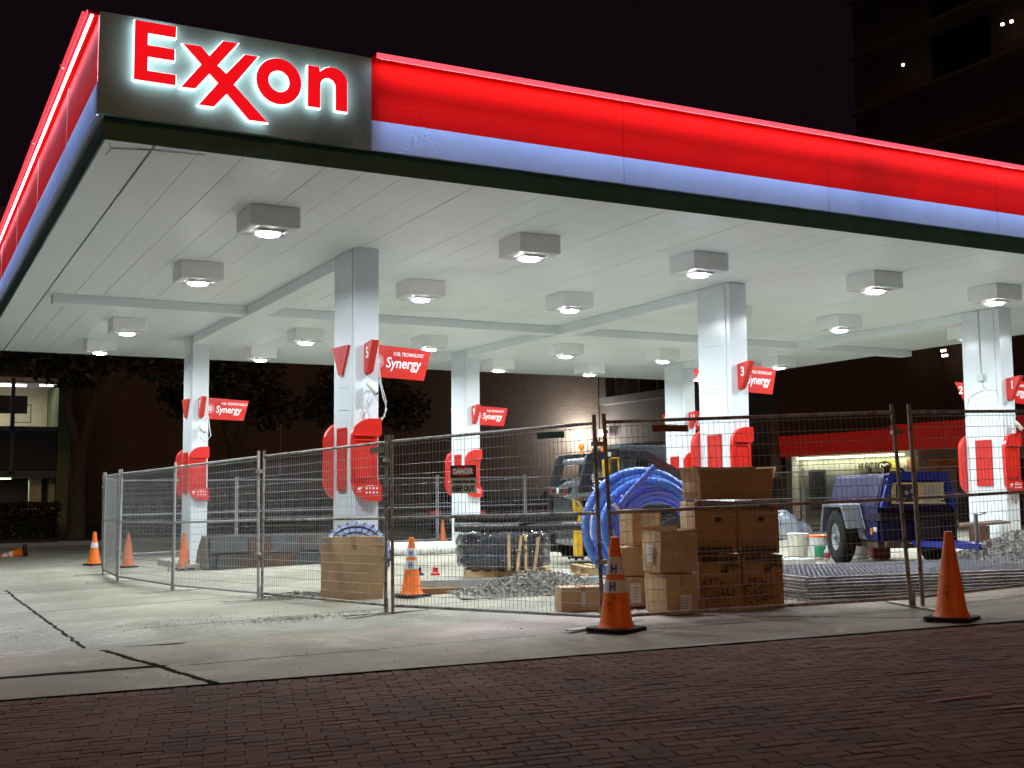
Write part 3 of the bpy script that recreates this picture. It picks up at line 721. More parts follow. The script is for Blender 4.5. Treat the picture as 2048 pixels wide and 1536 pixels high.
def carton(loc, rz, w, d, h, label, z=None, m=None, open_=None, prints=(), dark=False, warp=.008):
    m = m or M_card
    t = empty('carton', (loc[0], loc[1], gz(*loc)+.012 if z is None else z), rz, label, 'box', 'cardboard boxes behind the fence')
    B = MB(); vs = B.box(0, w, 0, d, 0, h)
    if open_:
        for f_ in list(B.bm.faces):
            if all(v.co.z > h-.001 for v in f_.verts): B.bm.faces.remove(f_)
    bmesh.ops.subdivide_edges(B.bm, edges=B.bm.edges[:], cuts=4, use_grid_fill=True)
    sd = random.random()*10
    from mathutils import noise as nz
    for v in B.bm.verts:
        fx = (v.co.x/w)*(1-v.co.x/w)*4; fy = (v.co.y/d)*(1-v.co.y/d)*4; fz = (v.co.z/h)*(1-v.co.z/h)*4
        n_ = nz.noise_vector(Vector((v.co.x*3+sd, v.co.y*3, v.co.z*3)))
        bulge = warp*1.2
        if abs(v.co.x) < 1e-4: v.co.x -= bulge*fy*fz
        if abs(v.co.x-w) < 1e-4: v.co.x += bulge*fy*fz
        if abs(v.co.y) < 1e-4: v.co.y -= bulge*fx*fz
        v.co += n_*warp
        if v.co.z < .02: v.co.z = max(v.co.z, 0)
    body = B.build('body', m, t, True)
    B = MB()
    if open_:
        # raised or folded flaps: list of (side, length, outward angle)
        for side, fl, an in open_:
            if side == 'front': M = Matrix.Translation((0, 0, h)) @ Matrix.Rotation(an, 4, 'X'); B.box(.004, w-.004, -.004, 0, 0, fl, M)
            if side == 'back': M = Matrix.Translation((0, d, h)) @ Matrix.Rotation(-an, 4, 'X'); B.box(.004, w-.004, 0, .004, 0, fl, M)
            if side == 'left': M = Matrix.Translation((0, 0, h)) @ Matrix.Rotation(-an, 4, 'Y'); B.box(-.004, 0, .004, d-.004, 0, fl, M)
            if side == 'right': M = Matrix.Translation((w, 0, h)) @ Matrix.Rotation(an, 4, 'Y'); B.box(0, .004, .004, d-.004, 0, fl, M)
        bmesh.ops.subdivide_edges(B.bm, edges=B.bm.edges[:], cuts=3, use_grid_fill=True)
        for v in B.bm.verts: v.co += nz.noise_vector(Vector((v.co.x*5+sd, v.co.y*5, v.co.z*5)))*.012
        B.build('flap', m, t)
    else:
        B.box(w/2-.03, w/2+.03, -.002-warp*1.6, d+.002, h+warp*.7, h+warp*.7+.003); B.box(w/2-.03, w/2+.03, -.0045-warp*2.2, -.004-warp*2.2, h-.085, h); B.build('tape', M_tape, t)
    for pr in prints:
        kind_ = pr[0]
        if kind_ == 'stick':   # face, u, v, w, h
            _, fc, u_, v_, ww, hh = pr; B = MB()
            e = .004+warp*2.2
            if fc == 'f': B.box(u_, u_+ww, -e-.001, -e, v_, v_+hh)
            else: B.box(-e-.001, -e, u_, u_+ww, v_, v_+hh)
            q = B.build('paper_label', M_label, t)
            B = MB(); n_ = 5
            for i in range(n_):
                zz = v_+hh*(.16+.15*i)
                if fc == 'f': B.box(u_+ww*.12, u_+ww*(.55+.3*((i*37) % 10)/10), -e-.002, -e-.0012, zz, zz+hh*.028)
                else: B.box(-e-.002, -e-.0012, u_+ww*.12, u_+ww*(.55+.3*((i*37) % 10)/10), zz, zz+hh*.028)
            B.build('label_print', M_ink, q)
        if kind_ == 'text':
            _, fc, u_, v_, sz, body_, wd = pr; e = .005+warp*2.3
            if fc == 'f': text(body_, sz, M_ink, 'printed_lettering', t, (u_, -e, v_), (1, 0, 0), (0, 0, 1), .002, 0, .0004, width=wd)
            else: text(body_, sz, M_ink, 'printed_lettering', t, (-e, u_, v_), (0, -1, 0), (0, 0, 1), .002, 0, .0004, width=wd)
        if kind_ == 'band':    # dark comb strip along top or bottom of the front face
            _, v_, hh = pr; B = MB(); e = .005+warp*2.2; x1 = .03
            while x1 < w-.05:
                B.box(x1, x1+.022, -e-.001, -e, v_, v_+hh); x1 += .028
            B.build('printed_band', M_ink, t)
        if kind_ == 'oval':
            _, u_, v_, a_, b_ = pr; B = MB(); e = .005+warp*2.2
            B.prism([(u_+a_*cos(q), v_+b_*sin(q)) for q in [i*pi/8 for i in range(16)]], -e-.001, -e, 'y'); B.build('hand_hole', M_ink, t)
        if kind_ == 'swirl':
            _, fc, u_, v_, R__ = pr; B = MB(); e = .005+warp*2.3
            for i in range(150):
                rr = R__*(.1+.9*math.sqrt(random.random())); an = random.uniform(.35, pi*.95) if fc == 'f' else random.uniform(0, 2*pi)
                px, pz = u_+rr*cos(an), v_+rr*sin(an)
                if fc == 'f' and not (.01 < px < w-.01 and .01 < pz < h-.02): continue
                s_ = .011
                if fc == 'f': B.prism([(px-s_, pz), (px, pz-s_*.6), (px+s_, pz), (px, pz+s_*.6)], -e-.001, -e, 'y')
                else: B.prism([(px-s_, pz), (px, pz-s_*.6), (px+s_, pz), (px, pz+s_*.6)], -e-.001, -e, 'x')
            B.build('printed_pattern', M_ink, t)
    return t
YR = -.44   # cartons roughly square to the footway line
cs, sn = cos(YR), sin(YR)
def cp(base, a, b): return (base[0]+a*cs-b*sn, base[1]+a*sn+b*cs)
# right hand double stack, two wide and two high
b0 = (6.89, 9.33); zg = gz(7.2, 9.2)+.03
hL = .50
CM = [('band', hL-.065, .05), ('oval', .24, hL-.15, .035, .022), ('text', 'f', .22, hL-.125, .055, 'OPW', .17), ('swirl', 'f', .12, .02, .26)]
carton(cp(b0, 0, 0), YR, .405, .42, hL, 'lower left brown carton of the tall double stack, printed with a dotted dome', zg, M_card, prints=CM)
carton(cp(b0, .415, -.003), YR, .395, .42, hL-.005, 'lower right brown carton of the tall double stack, beside the flat mesh panels', zg, M_card, prints=CM)
CU = [('band', .02, .045), ('band', hL-.075, .055), ('oval', .22, hL-.17, .035, .022)]
carton(cp(b0, -.03, .012), YR+.01, .405, .42, hL, 'upper brown carton in the left half of the tall double stack, under the open carton', zg+hL+.012, M_card, prints=CU)
carton(cp(b0, .385, .0), YR-.012, .395, .42, hL, 'upper brown carton at the right end of the tall double stack', zg+hL+.012, M_card, prints=CU)
carton(cp(b0, .04, .06), -.16, .80, .40, .20, 'wide open brown carton with raised flaps on top of the tall double stack', zg+2*hL+.03, M_card,
       open_=[('front', .10, rad(8)), ('back', .13, rad(-15)), ('right', .13, rad(22)), ('left', .13, rad(14))], warp=.016)
# left stack in front
b1 = (6.44, 9.24); YL = -.12
def cq(a, b): return (b1[0]+a*cos(YL)-b*sin(YL), b1[1]+a*sin(YL)+b*cos(YL))
z1 = gz(6.6, 9.3)+.012
carton(cq(.0, 0), YL, .33, .44, .375, 'sagging lower carton of the short stack with a delivery label on its dark face', z1, M_card2, prints=[('stick', 'f', .12, .03, .12, .16)], warp=.018)
carton(cq(-.04, .02), YL-.04, .38, .43, .36, 'torn open carton on top of the short stack in front', z1+.39, M_card2, prints=[('stick', 'l', .10, .10, .12, .16)],
       open_=[('front', .045, rad(14)), ('left', .03, rad(5)), ('back', .06, rad(-10))], warp=.018)
# tan cartons behind it
b2 = (6.52, 10.10); YB = -.12
def cr(a, b): return (b2[0]+a*cos(YB)-b*sin(YB), b2[1]+a*sin(YB)+b*cos(YB))
z2 = gz(6.8, 10)+.012
carton(cr(0, 0), YB, .42, .30, .30, 'pale carton with white sticker at the foot of the hose coil', z2, M_card2, prints=[('stick', 'f', .06, .04, .12, .2)])
carton(cr(-.01, .01), YB+.02, .40, .30, .29, 'pale plain carton stacked on the stickered pale carton, cone in front', z2+.31, M_card2)
carton(cr(.13, .04), YB, .32, .30, .36, 'upright carton with a white shipping label, topmost in front of the hose', z2+.61, M_card2, prints=[('stick', 'f', .09, .20, .20, .12)])
carton((7.03, 9.70), -.42, .34, .36, .40, 'tall pale carton reading OPW between the hose and the double stack', z2+.66, M_card2, prints=[('text', 'f', .02, .05, .09, 'OPW', .26), ('swirl', 'f', .2, .15, .16)])
carton((7.0, 9.74), -.42, .36, .36, .64, 'pale carton hidden behind the short stack', z2, M_card2)
carton((5.93, 10.33), -.30, .44, .30, .24, 'small low carton alone on the concrete left of the banded cone', None, M_card2, prints=[('stick', 'f', .20, .05, .045, .14)], warp=.006)
# big flat carton by the fence
bc = (4.60, 13.83)
carton(bc, math.atan2(13.17-13.85, 5.18-4.66)+.56, .75, .085, .765, 'large flat brown carton propped upright behind the fence, grey tape at its top corners', None, M_card2, prints=(), warp=.012)
t = [o for o in C.objects if o.name.startswith('carton') and not o.parent][-1]
B = MB(); B.box(.02, .12, -.030, -.029, .70, .735); B.box(.62, .74, -.030, -.029, .70, .735); B.build('grey_tape', M_greytape, t)
B = MB(); B.box(.0, .75, -.029, -.0285, .42, .424); B.build('fold_line', M_card, t)

# ---------------------------------------------------------------- hose coils
def coil(name, label, cen, axis, R0, layers, r_, m, ripple=None, seg=110, arc=(0, 2*pi)):
    ax = Vector(axis).normalized(); e1 = Vector((0, 0, 1)).cross(ax).normalized(); e2 = ax.cross(e1)
    B = MB()
    for (dR, off, cx, cy, wob) in layers:
        pts = []; n_ = seg*(3 if ripple else 1)
        for i in range(n_):
            a = arc[0]+(arc[1]-arc[0])*i/n_
            R_ = R0+dR+wob*sin(2*a+off*9)
            pts.append(Vector(cen)+e1*(R_*cos(a)+cx)+e2*(R_*sin(a)+cy)+ax*(off+.015*sin(a+off*20)))
        B.tube(pts, r_, 12, closed=True, ripple=ripple)
    o = B.build(name, m, None, True); tag(o, label, 'hose'); return o
M_hose = mat('blue ribbed plastic hose', (.11, .30, 1.0), .38, 0, .08, 5, .03, coat=.2)
M_hose2 = mat('blue smooth plastic pipe', (.15, .24, .95), .22, 0, .08, 5, .02, coat=.4)
ax_ = (-.45, -.90, .06); hc = (8.01, 11.95, -.43)
coil('ribbed_hose', 'thick ribbed bright blue hose coiled round the outside of the coil', hc, ax_, .0, [(.68, .0, -.02, .0, .0), (.595, .02, .02, .01, .0), (.555, .10, .06, .0, .0), (.60, -.15, .03, .0, .0)], .050, M_hose, .06)
coil('smooth_hose', 'smooth blue pipe coiled inside the ribbed blue hose', hc, ax_, .0, [(.515, .07, .115, -.01, 0), (.475, .03, .145, -.02, 0), (.435, .07, .165, -.02, 0), (.395, .03, .17, -.02, 0), (.36, -.02, .165, -.03, 0), (.52, -.16, .12, 0, 0), (.44, -.16, .15, 0, 0), (.37, -.16, .16, 0, 0), (.36, -.10, .16, 0, 0), (.40, -.22, .15, 0, 0)], .030, M_hose2)
B = MB(); B.tube([(7.62, 11.84, -.14), (7.70, 11.78, -.02), (7.83, 11.72, .13), (7.99, 11.66, .30)], .036, 12); o = B.build('pipe_offcut', M_hose2, None, True); tag(o, 'loose blue pipe end sticking up over the hose coil', 'pipe')
B = MB(); B.box(-.02, .02, -.11, .11, -.045, .045, Matrix.Translation((7.62, 11.93, -.19)) @ Matrix.Rotation(-.45, 4, 'Z') @ Matrix.Rotation(.85, 4, 'Y') @ Matrix.Diagonal((3.2, .2, .5, 1)))
o = B.build('white_strap', mat('white strap with print', (.75, .75, .75), .5), None); tag(o, 'white tie strap across the blue pipes', 'strap')

# ---------------------------------------------------------------- pallets, wrapped bundle, pipes
def pallet(loc, rz, label, w=1.2, d=1.0):
    t = empty('pallet', (loc[0], loc[1], gz(*loc)+.01), rz, label, 'pallet', 'wooden pallets')
    B = MB()
    for i in range(7): B.box(i*(w-.09)/6, i*(w-.09)/6+.09, 0, d, .11, .128)
    B.build('deck', M_wood, t)
    B = MB()
    for y_ in (0, d/2-.02, d-.04): B.box(.004, w-.004, y_+.003, y_+.04, .02, .109)
    B.build('stringer', M_wood, t)
    B = MB()
    for i in (0, 3, 6): B.box(i*(w-.09)/6, i*(w-.09)/6+.09, .005, d-.005, 0, .019)
    B.build('bottom_board', M_wood, t); return t
pallet((7.28, 15.45), -.42, 'pallet under the plastic wrapped black bundle', 1.25, .95)
pallet((8.50, 14.05), -.25, 'bare edge of a pale wooden pallet under the blue hose', 1.2, .9)
zb_ = gz(7.9, 15.3)+.14
bw_ = empty('wrapped_bundle', (7.95, 15.55, zb_), -.46, 'coiled black tubing shrink wrapped in shiny clear film on a pallet', 'bundle')
from mathutils import noise as nz
B = MB()
for j in range(7):
    rr = .56+.03*((j*5) % 3-1)
    B.tube([(rr*1.05*cos(a), rr*.85*sin(a), .04+j*.068) for a in [i*2*pi/40 for i in range(40)]], .035, 8, closed=True)
    B.tube([((rr-.12)*cos(a), (rr-.12)*.8*sin(a), .04+j*.068) for a in [i*2*pi/40 for i in range(40)]], .035, 8, closed=True)
B.build('tubing', M_blackpl, bw_, True)
B = MB(); n_ = 96
prof = [(.50, 0), (.62, .02), (.655, .07), (.65, .13), (.635, .19), (.655, .25), (.64, .31), (.655, .37), (.64, .43), (.62, .49), (.54, .53), (.30, .535), (.05, .53)]
for _ in (0,): vs = B.lathe(prof, n_)
for v in B.bm.verts:
    a = math.atan2(v.co.y, v.co.x); rr = math.hypot(v.co.x, v.co.y)
    q = nz.noise(Vector((a*3.2, v.co.z*14, 1)))*.045 + nz.noise(Vector((a*8, v.co.z*22, 5)))*.018
    rr += q; v.co.x = rr*cos(a)*1.05; v.co.y = rr*sin(a)*.86
mf = bpy.data.materials.new('clear stretch film'); mf.use_nodes = True; k = N(mf); co = k.obj()
k.b.inputs['Base Color'].default_value = (.045, .05, .065, 1); k.b.inputs['Roughness'].default_value = .12; k.b.inputs['Coat Weight'].default_value = .6
k.l(k.ramp(k.noise(9, 5, .6, co, 1.2), .35, .75, .55, .9), k.b.inputs['Alpha']); k.bump(k.noise(5, 2, .45, co, 2.5), .8, .08)
B.build('film', mf, bw_, True)
B = MB()
for i, x_ in enumerate((.05, .17, .29, .42)):
    B.box(x_, x_+.045, -.60+.05*i, -.575+.05*i, -.01, .50, Matrix.Rotation(.10*((i % 2)*2-1)*.6+.06, 4, 'Y'))
B.build('wood_slat', M_wood, bw_)
zp = zb_+.56
B = MB(); mats_pipe = M_blackpl
def pipe(a, b, r_, label):
    B = MB(); a, b = Vector(a), Vector(b); d = (b-a).normalized()
    up = Vector((0, 0, 1)); e1 = up.cross(d).normalized(); e2 = d.cross(e1)
    n_ = 20; rings = []
    for (p, q) in ((a, r_), (b, r_), (b, r_*.86), (a, r_*.86)):
        rings.append([B.bm.verts.new(p+(e1*cos(2*pi*i/n_)+e2*sin(2*pi*i/n_))*q) for i in range(n_)])
    for k_ in range(4):
        A, D = rings[k_], rings[(k_+1) % 4]
        for i in range(n_): B.bm.faces.new((A[i], A[(i+1) % n_], D[(i+1) % n_], D[i]))
    o = B.build('black_pipe', M_blackpl, None, True); tag(o, label, 'pipe', 'black pipes on the wrapped bundle'); return o
pipe((7.12, 15.45, zp+.03), (8.95, 14.75, zp+.03), .062, 'lower black pipe lying along the wrapped bundle')
pipe((7.20, 15.62, zp+.155), (8.55, 15.10, zp+.155), .062, 'upper left black pipe with open end over the bundle')
pipe((7.95, 15.05, zp+.165), (8.85, 14.95, zp+.165), .066, 'short upper right black pipe with open end on the bundle')

# ---------------------------------------------------------------- gravel heaps
def heap(name, cen, rx, ry, h, label, n_=2600, s_=.022, col=(.30, .29, .25), rz=0):
    t = empty(name, (cen[0], cen[1], gz(*cen)), rz, label, 'gravel')
    def H(x_, y_):
        q = (x_/rx)**2+(y_/ry)**2
        return h*max(0, 1-q**.62)*(1+.25*nz.noise(Vector((x_*3, y_*3, 2)))) if q < 1 else 0
    B = MB(); g_ = 22; V = {}
    for i in range(g_+1):
        for j in range(g_+1):
            x_, y_ = (i/g_*2-1)*rx, (j/g_*2-1)*ry; V[i, j] = B.bm.verts.new((x_, y_, H(x_, y_)-.012))
    for i in range(g_):
        for j in range(g_): B.bm.faces.new((V[i, j], V[i+1, j], V[i+1, j+1], V[i, j+1]))
    B.build('core', mat('gravel fines', tuple(c*.7 for c in col), .95, 0, .3, 20, .5), t)
    B = MB()
    for _ in range(n_):
        a = random.uniform(0, 2*pi); q = math.sqrt(random.random())*1.12; x_, y_ = rx*q*cos(a), ry*q*sin(a)
        if q > .85 and random.random() < .55: continue
        z = H(x_, y_)+random.uniform(0, s_*.5); s2 = s_*random.uniform(.45, 1.2)
        vs = [B.bm.verts.new((x_+random.uniform(-1, 1)*s2, y_+random.uniform(-1, 1)*s2, z+random.uniform(-.5, .8)*s2)) for _ in range(6)]
        for f_ in ((0, 1, 2), (0, 2, 3), (0, 3, 4), (0, 4, 1), (5, 2, 1), (5, 3, 2), (5, 4, 3), (5, 1, 4)): B.bm.faces.new([vs[i] for i in f_])
    mg = _M.get('gravel stones')
    if mg is None:
        mg = bpy.data.materials.new('gravel stones'); mg.use_nodes = True; k = N(mg); _M['gravel stones'] = mg
        rp = k.n('ShaderNodeNewGeometry').outputs['Random Per Island']; k.l(k.mix(rp, (.12, .125, .12), (.52, .50, .44)), k.b.inputs['Base Color']); k.b.inputs['Roughness'].default_value = .85
    o = B.build('loose_stones', mg, t, keepn=True); o['kind'] = 'stuff'
    return t
heap('gravel_heap', (7.00, 12.75), 1.0, .62, .25, 'heap of grey gravel on the concrete in front of the wrapped bundle', 4200, rz=-.35)
heap('gravel_heap', (4.62, 14.75), .55, .22, .07, 'thin spill of pale gravel left of the cardboard', 700)
heap('gravel_heap', (13.95, 11.45), 1.15, .8, .36, 'pale gravel heap at the right column foot', 2600, .022)
B = MB()

# steel channel, board, caps, rock
o = MB(); o.box(-.02, 3.3, -.02, .0, 0, .10); o.box(-.02, 3.3, .001, .13, .085, .10); o.box(-.02, 3.3, .001, .13, 0, .012)
o = o.build('steel_channel', M_steel); o.location = (6.05, 14.45, gz(6.5, 14.5)+.01); o.rotation_euler = (0, 0, -.31); tag(o, 'long pale steel channel on the ground behind the banded cone', 'channel')
o = MB(); o.box(0, 1.0, 0, .09, 0, .07); o = o.bevel(.004).build('wood_board', mat('brown timber', (.28, .15, .05), .7, dirt='#5a3a18')); o.location = (5.65, 13.62, gz(5.8, 13.4)+.01); o.rotation_euler = (0, 0, -.28); tag(o, 'brown timber board lying beside the gravel heap', 'board')
for (x_, y_, m, lb) in ((7.01, 16.5, M_blackpl, 'small dark plug cap on the concrete'), (7.15, 16.2, M_red, 'small red plug cap on the concrete')):
    B = MB(); B.lathe([(.075, 0), (.07, .03), (.045, .05), (.04, .10), (.05, .11), (.03, .12)], 14); o = B.build('plug_cap', m, None, True); o.location = (x_, y_, gz(x_, y_)+.06); tag(o, lb, 'cap')
B = MB(); bmesh.ops.create_icosphere(B.bm, subdivisions=2, radius=.07)
for v in B.bm.verts: v.co *= 1+.4*nz.noise(v.co*12); 
o = B.build('rock', mat('pale rubble', (.45, .44, .4), .9)); o.location = (8.35, 14.45, gz(8.3, 14.4)+.05); tag(o, 'pale lump of rubble between the two pallets', 'rock')

# printed white roll
B = MB(); M = Matrix.Translation((8.9, 24.75, gz(9, 24.6)+.30)) @ Matrix.Rotation(rad(90), 4, 'Y')
roll = empty('liner_roll', (8.75, 24.3, gz(9, 24)+.155), -.20, 'long white printed roll lying behind the bundle', 'roll')
B = MB(); B.lathe([(.148, 0), (.15, .01), (.15, 4.2), (.148, 4.21)], 28, Matrix.Rotation(rad(90), 4, 'Y')); B.build('roll_body', mat('white liner film', (.72, .72, .68), .45, 0, .05, 4, .1), roll, True)
B = MB(); B2 = MB()
for i in range(30):
    for an in (200, 228, 262):
        x_ = .1+i*.14+random.uniform(-.02, .02); a = rad(an+random.uniform(-6, 6)); rr = .1515
        D = B2 if (i+an) % 3 == 0 else B
        w_, h_ = (.028, .03) if D is B2 else (.018, .035+.02*(i % 3))
        vs = [D.bm.verts.new((x_+sx*w_, rr*cos(a+sy*h_/rr), rr*sin(a+sy*h_/rr)*1.0)) for sx, sy in ((-1, -1), (1, -1), (1, 1), (-1, 1))]
        D.bm.faces.new(vs)
B.build('printed_marks', mat('grey print', (.16, .17, .17), .6), roll); B2.build('yellow_marks', mat('ochre print', (.45, .33, .05), .6), roll)

# loader bucket (detached)
bk = empty('loader_bucket', (5.25, 22.6, gz(5.8, 22.5)+.01), .05, 'detached scratched grey and black steel loader bucket with rusty side, far left under the canopy', 'bucket')
B = MB(); prof = [(0, 0), (.70, .0), (.72, .05), (.62, .30), (.46, .50), (.22, .60), (.06, .58), (.02, .40)]
prof2 = [(-.08, .0), (.02, .58), (.30, .62), (.62, .30), (.72, .0)]
B.prism(prof2, .0, .03, 'x'); B.prism(prof2, 2.62, 2.65, 'x'); B.build('side_plate', mat('scraped olive steel', (.16, .155, .12), .6, .3, .3, 8, .3, dirt='#4a4030', dirt_amt=.6), bk)
B = MB()
for (y0, z0, y1, z1) in ((-.08, .0, -.03, .30), (-.03, .30, .02, .58), (.02, .58, .30, .62), (-.08, 0, .7, 0)):
    vs = [B.bm.verts.new(p) for p in ((.03, y0, z0), (2.62, y0, z0), (2.62, y1, z1), (.03, y1, z1))]; B.bm.faces.new(vs)
bmesh.ops.solidify(B.bm, geom=B.bm.faces[:], thickness=.02)
B.build('shell', mat('worn dark steel', (.075, .085, .09), .5, .5, .3, 6, .3, dirt='#6b5540', dirt_amt=.6, dirt_at=(.48, .7)), bk)
B = MB()
for x_, w_ in ((.06, .72), (1.25, .58), (1.9, .5)): B.prism([(-.10, .30), (-.045, .60), (-.02, .60), (-.08, .30)], x_, x_+w_, 'x')
B.prism([(-.13, .0), (-.11, .26), (-.07, .26), (-.09, .0)], .2, 2.5, 'x')
B.build('stiffener', mat('dark blue grey steel', (.055, .062, .068), .45, .5, .35, 6, .2, dirt='#4a3a2c', dirt_amt=.75, dirt_at=(.46, .6)), bk)
B = MB(); B.prism([(-.10, .24), (-.06, .57), (-.04, .57), (-.08, .24)], .80, 1.24, 'x'); B.prism([(-.10, .24), (-.06, .57), (-.04, .57), (-.08, .24)], 1.84, 1.89, 'x'); B.prism([(-.136, .0), (-.12, .22), (-.115, .22), (-.131, 0)], .7, 1.7, 'x'); B.build('rusty_panel', M_rust, bk)
# blue strapped bundle behind the cardboard
bt = empty('blue_sump', (5.10, 14.02, -.70), -.40, 'light blue moulded plastic drum with black ribs lying behind the flat cardboard', 'drum')
B = MB(); Mx = Matrix.Rotation(rad(52), 4, 'X') @ Matrix.Diagonal((.86, .86, .5, 1))
B.lathe([(.02, .0), (.18, .0), (.20, .04), (.46, .06), (.48, .0), (.50, -.06), (.50, -.40), (.46, -.42)], 40, Mx)
B.build('shell', mat('light blue plastic', (.16, .26, .58), .4, 0, .1, 5, .05), bt, True)
B = MB()
for i in range(24):
    a = i*2*pi/24; M2 = Mx @ Matrix.Rotation(a, 4, 'Z'); B.box(.2, .47, -.008, .008, .055, .085, M2); B.box(.495, .515, -.010, .010, -.38, .02, M2)
for rr in (.3, .4): 
    B.tube([Mx @ Vector((rr*cos(a), rr*sin(a), .075)) for a in [i*2*pi/36 for i in range(36)]], .010, 6, closed=True)
B.build('rib', M_blackpl, bt)

# anchor bolts at the far column
for (x_, y_, lb) in ((4.75, 22.6, 'middle'), (4.86, 22.5, 'right'), (4.58, 22.7, 'left')):
    B = MB(); B.tube([(x_, y_, gz(x_, y_)), (x_, y_, gz(x_, y_)+.22)], .014, 8)
    o = B.build('anchor_bolt', M_steel); tag(o, lb+' upright steel anchor bolt beside the far left column cone', 'bolt', 'anchor bolts')
# island slabs under columns
for ix in range(3):
    for iy in range(2):
        if (ix, iy) in ((2, 0), (0, 0), (1, 0)): continue
        X, Y = COLX[ix], COLY[iy]; zz = gz(X, Y)
        B = MB(); B.box(X-.30, X+CW+.30, Y-.9, Y+CD+.9, zz-.05, zz+.115); B.bevel(.03, 2); o = B.build('pump_island', mat('pale island concrete', (.40, .38, .34), .85, 0, .2, 4, .3)); o['kind'] = 'structure'

# ---------------------------------------------------------------- skid loader
SK = (9.85, 16.63); zs = gz(10.3, 16.4)
sk = empty('skid_loader', (SK[0], SK[1], zs), rad(-13), 'black and yellow skid steer loader seen from behind, numbered 326', 'loader')
# local: +x forward, +y away from the camera side; rear face at x=0
M_char = mat('charcoal machine paint', (.015, .018, .022), .34, .0, .12, 5, .0, coat=.3)
W_ = 1.55
B = MB(); B.box(.10, 2.1, .30, W_-.30, .28, 1.05); B.bevel(.03, 2); B.build('engine_bay', M_char, sk)
B = MB(); B.prism([(-.02, 1.10), (-.03, 1.16), (.02, 1.24), (.25, 1.37), (.60, 1.50), (.80, 1.50), (.80, 1.10)], .14, W_-.14, 'y'); B.bevel(.035, 3); B.build('engine_hood', mat('grey glossy machine plastic', (.14, .155, .17), .22, 0, .08, 5, .0, coat=.5), sk, True)
B = MB(); B.prism([(-.075, 1.155), (-.08, 1.25), (-.045, 1.275), (-.02, 1.25), (-.02, 1.15)], .16, W_-.16, 'y'); B.bevel(.01, 1); B.build('lamp_bar', M_char, sk)
for y_ in (.30, W_-.42):
    B = MB(); B.box(-.088, -.076, y_, y_+.14, 1.18, 1.235); B.build('tail_light', mat('dull red lens', (.35, .03, .02), .3), sk)
B = MB(); B.lathe([(.045, 0), (.045, .01), (.01, .012)], 14, Matrix.Translation((-.082, W_/2, 1.205)) @ Matrix.Rotation(-pi/2, 4, 'Y')); B.build('badge', M_white_ink, sk)
B = MB(); B.prism([(.30, 1.42), (.36, 1.60), (.42, 1.45)], W_*.42, W_*.5, 'y'); B.build('hood_fin', M_char, sk)
B = MB(); B.box(.02, .09, .16, W_-.16, .30, 1.095); B.bevel(.012, 1); B.build('rear_door', M_char, sk)
B = MB()
for i in range(13): B.box(-.006, .018, .25, W_-.25, .50+i*.043, .522+i*.043)
B.build('grille', mat('grey louvre', (.10, .11, .12), .4), sk)
B = MB(); B.box(-.03, .10, -.02, .13, .15, 1.12); B.bevel(.01, 1); B.build('tail_post', M_cblack, sk)
B = MB(); B.box(-.036, -.0305, .02, .08, .60, .73); B.build('reflector', M_redd, sk)
B = MB(); B.box(-.03, .10, W_-.12, W_+.02, .15, 1.28); B.bevel(.01, 1); B.build('tail_post', M_char, sk)
for y_, near in ((-.14, True), (W_+.01, False)):
    B = MB(); y2 = y_+.13
    B.prism([(.02, 1.20), (.10, 1.20), (.21, 1.46), (.27, 1.63), (.35, 1.71), (.44, 1.72), (.68, 1.775), (.66, 1.86), (.20, 1.81), (.15, 1.77), (.03, 1.28)], y_, y2, 'y'); B.bevel(.010, 2); arm = B.build('lift_tower', M_char, sk)
    B = MB(); B.prism([(.211, 1.40), (.56, 1.44), (.60, 1.715), (.66, 1.72), (.72, 1.20), (.05, 1.08), (.03, 1.195), (.105, 1.195)], y_+.01, y2-.01, 'y'); B.build('tower_brace', M_char, arm)
    B = MB(); B.prism([(.68, 1.78), (.66, 1.86), (1.2, 1.84), (2.1, 1.35), (2.9, .75), (2.9, .6), (2.1, 1.2), (1.15, 1.72)], y_+.012, y2-.012, 'y'); B.build('lift_arm', M_char, arm)
    for (x_, z_) in ((.28, 1.755), (.60, 1.80)):
        B = MB(); B.lathe([(.035, 0), (.035, .02), (.015, .022)], 12, Matrix.Translation((x_, y_-.001, z_)) @ Matrix.Rotation(pi/2, 4, 'X')); B.build('pivot_pin', M_blackpl, arm)
B = MB(); B.tube([(.30, -.01, 1.70), (.30, W_+.01, 1.70)], .062, 14); B.build('cross_tube', mat('worn grey tube', (.22, .24, .26), .25, 0, .08, 5, 0, coat=.4), sk, True)
# yellow cab corner and slate mesh cab
B = MB(); B.box(.50, .76, .02, .16, 1.0, 1.75); B.bevel(.01, 1); B.build('cab_corner', M_cblack, sk)
B = MB(); y0, y1 = .05, W_-.05
B.box(.78, 1.60, y0, y0+.03, 1.80, 1.95); B.box(.78, 1.60, y0, y0+.03, .95, 1.20); B.box(.78, .86, y0, y0+.03, 1.20, 1.80); B.box(1.28, 1.60, y0, y0+.03, 1.201, 1.799)
B.box(.78, 1.60, y1-.03, y1, .95, 1.95); B.box(.78, 1.60, y0+.031, y1-.031, 1.90, 1.95); B.box(.78, .82, y0+.031, y1-.031, .95, 1.45)
B.bevel(.006, 1); B.build('cab', mat('slate cab paint', (.055, .075, .085), .4, 0, .12, 5, .0), sk)
B = MB()
for i in range(9): B.tube([(.86+i*.052, y0+.015, 1.20), (.86+i*.052, y0+.015, 1.80)], .008, 5)
for i in range(12): B.tube([(.86, y0+.017, 1.22+i*.05), (1.28, y0+.017, 1.22+i*.05)], .008, 5)
B.build('cab_mesh', M_blackpl, sk)
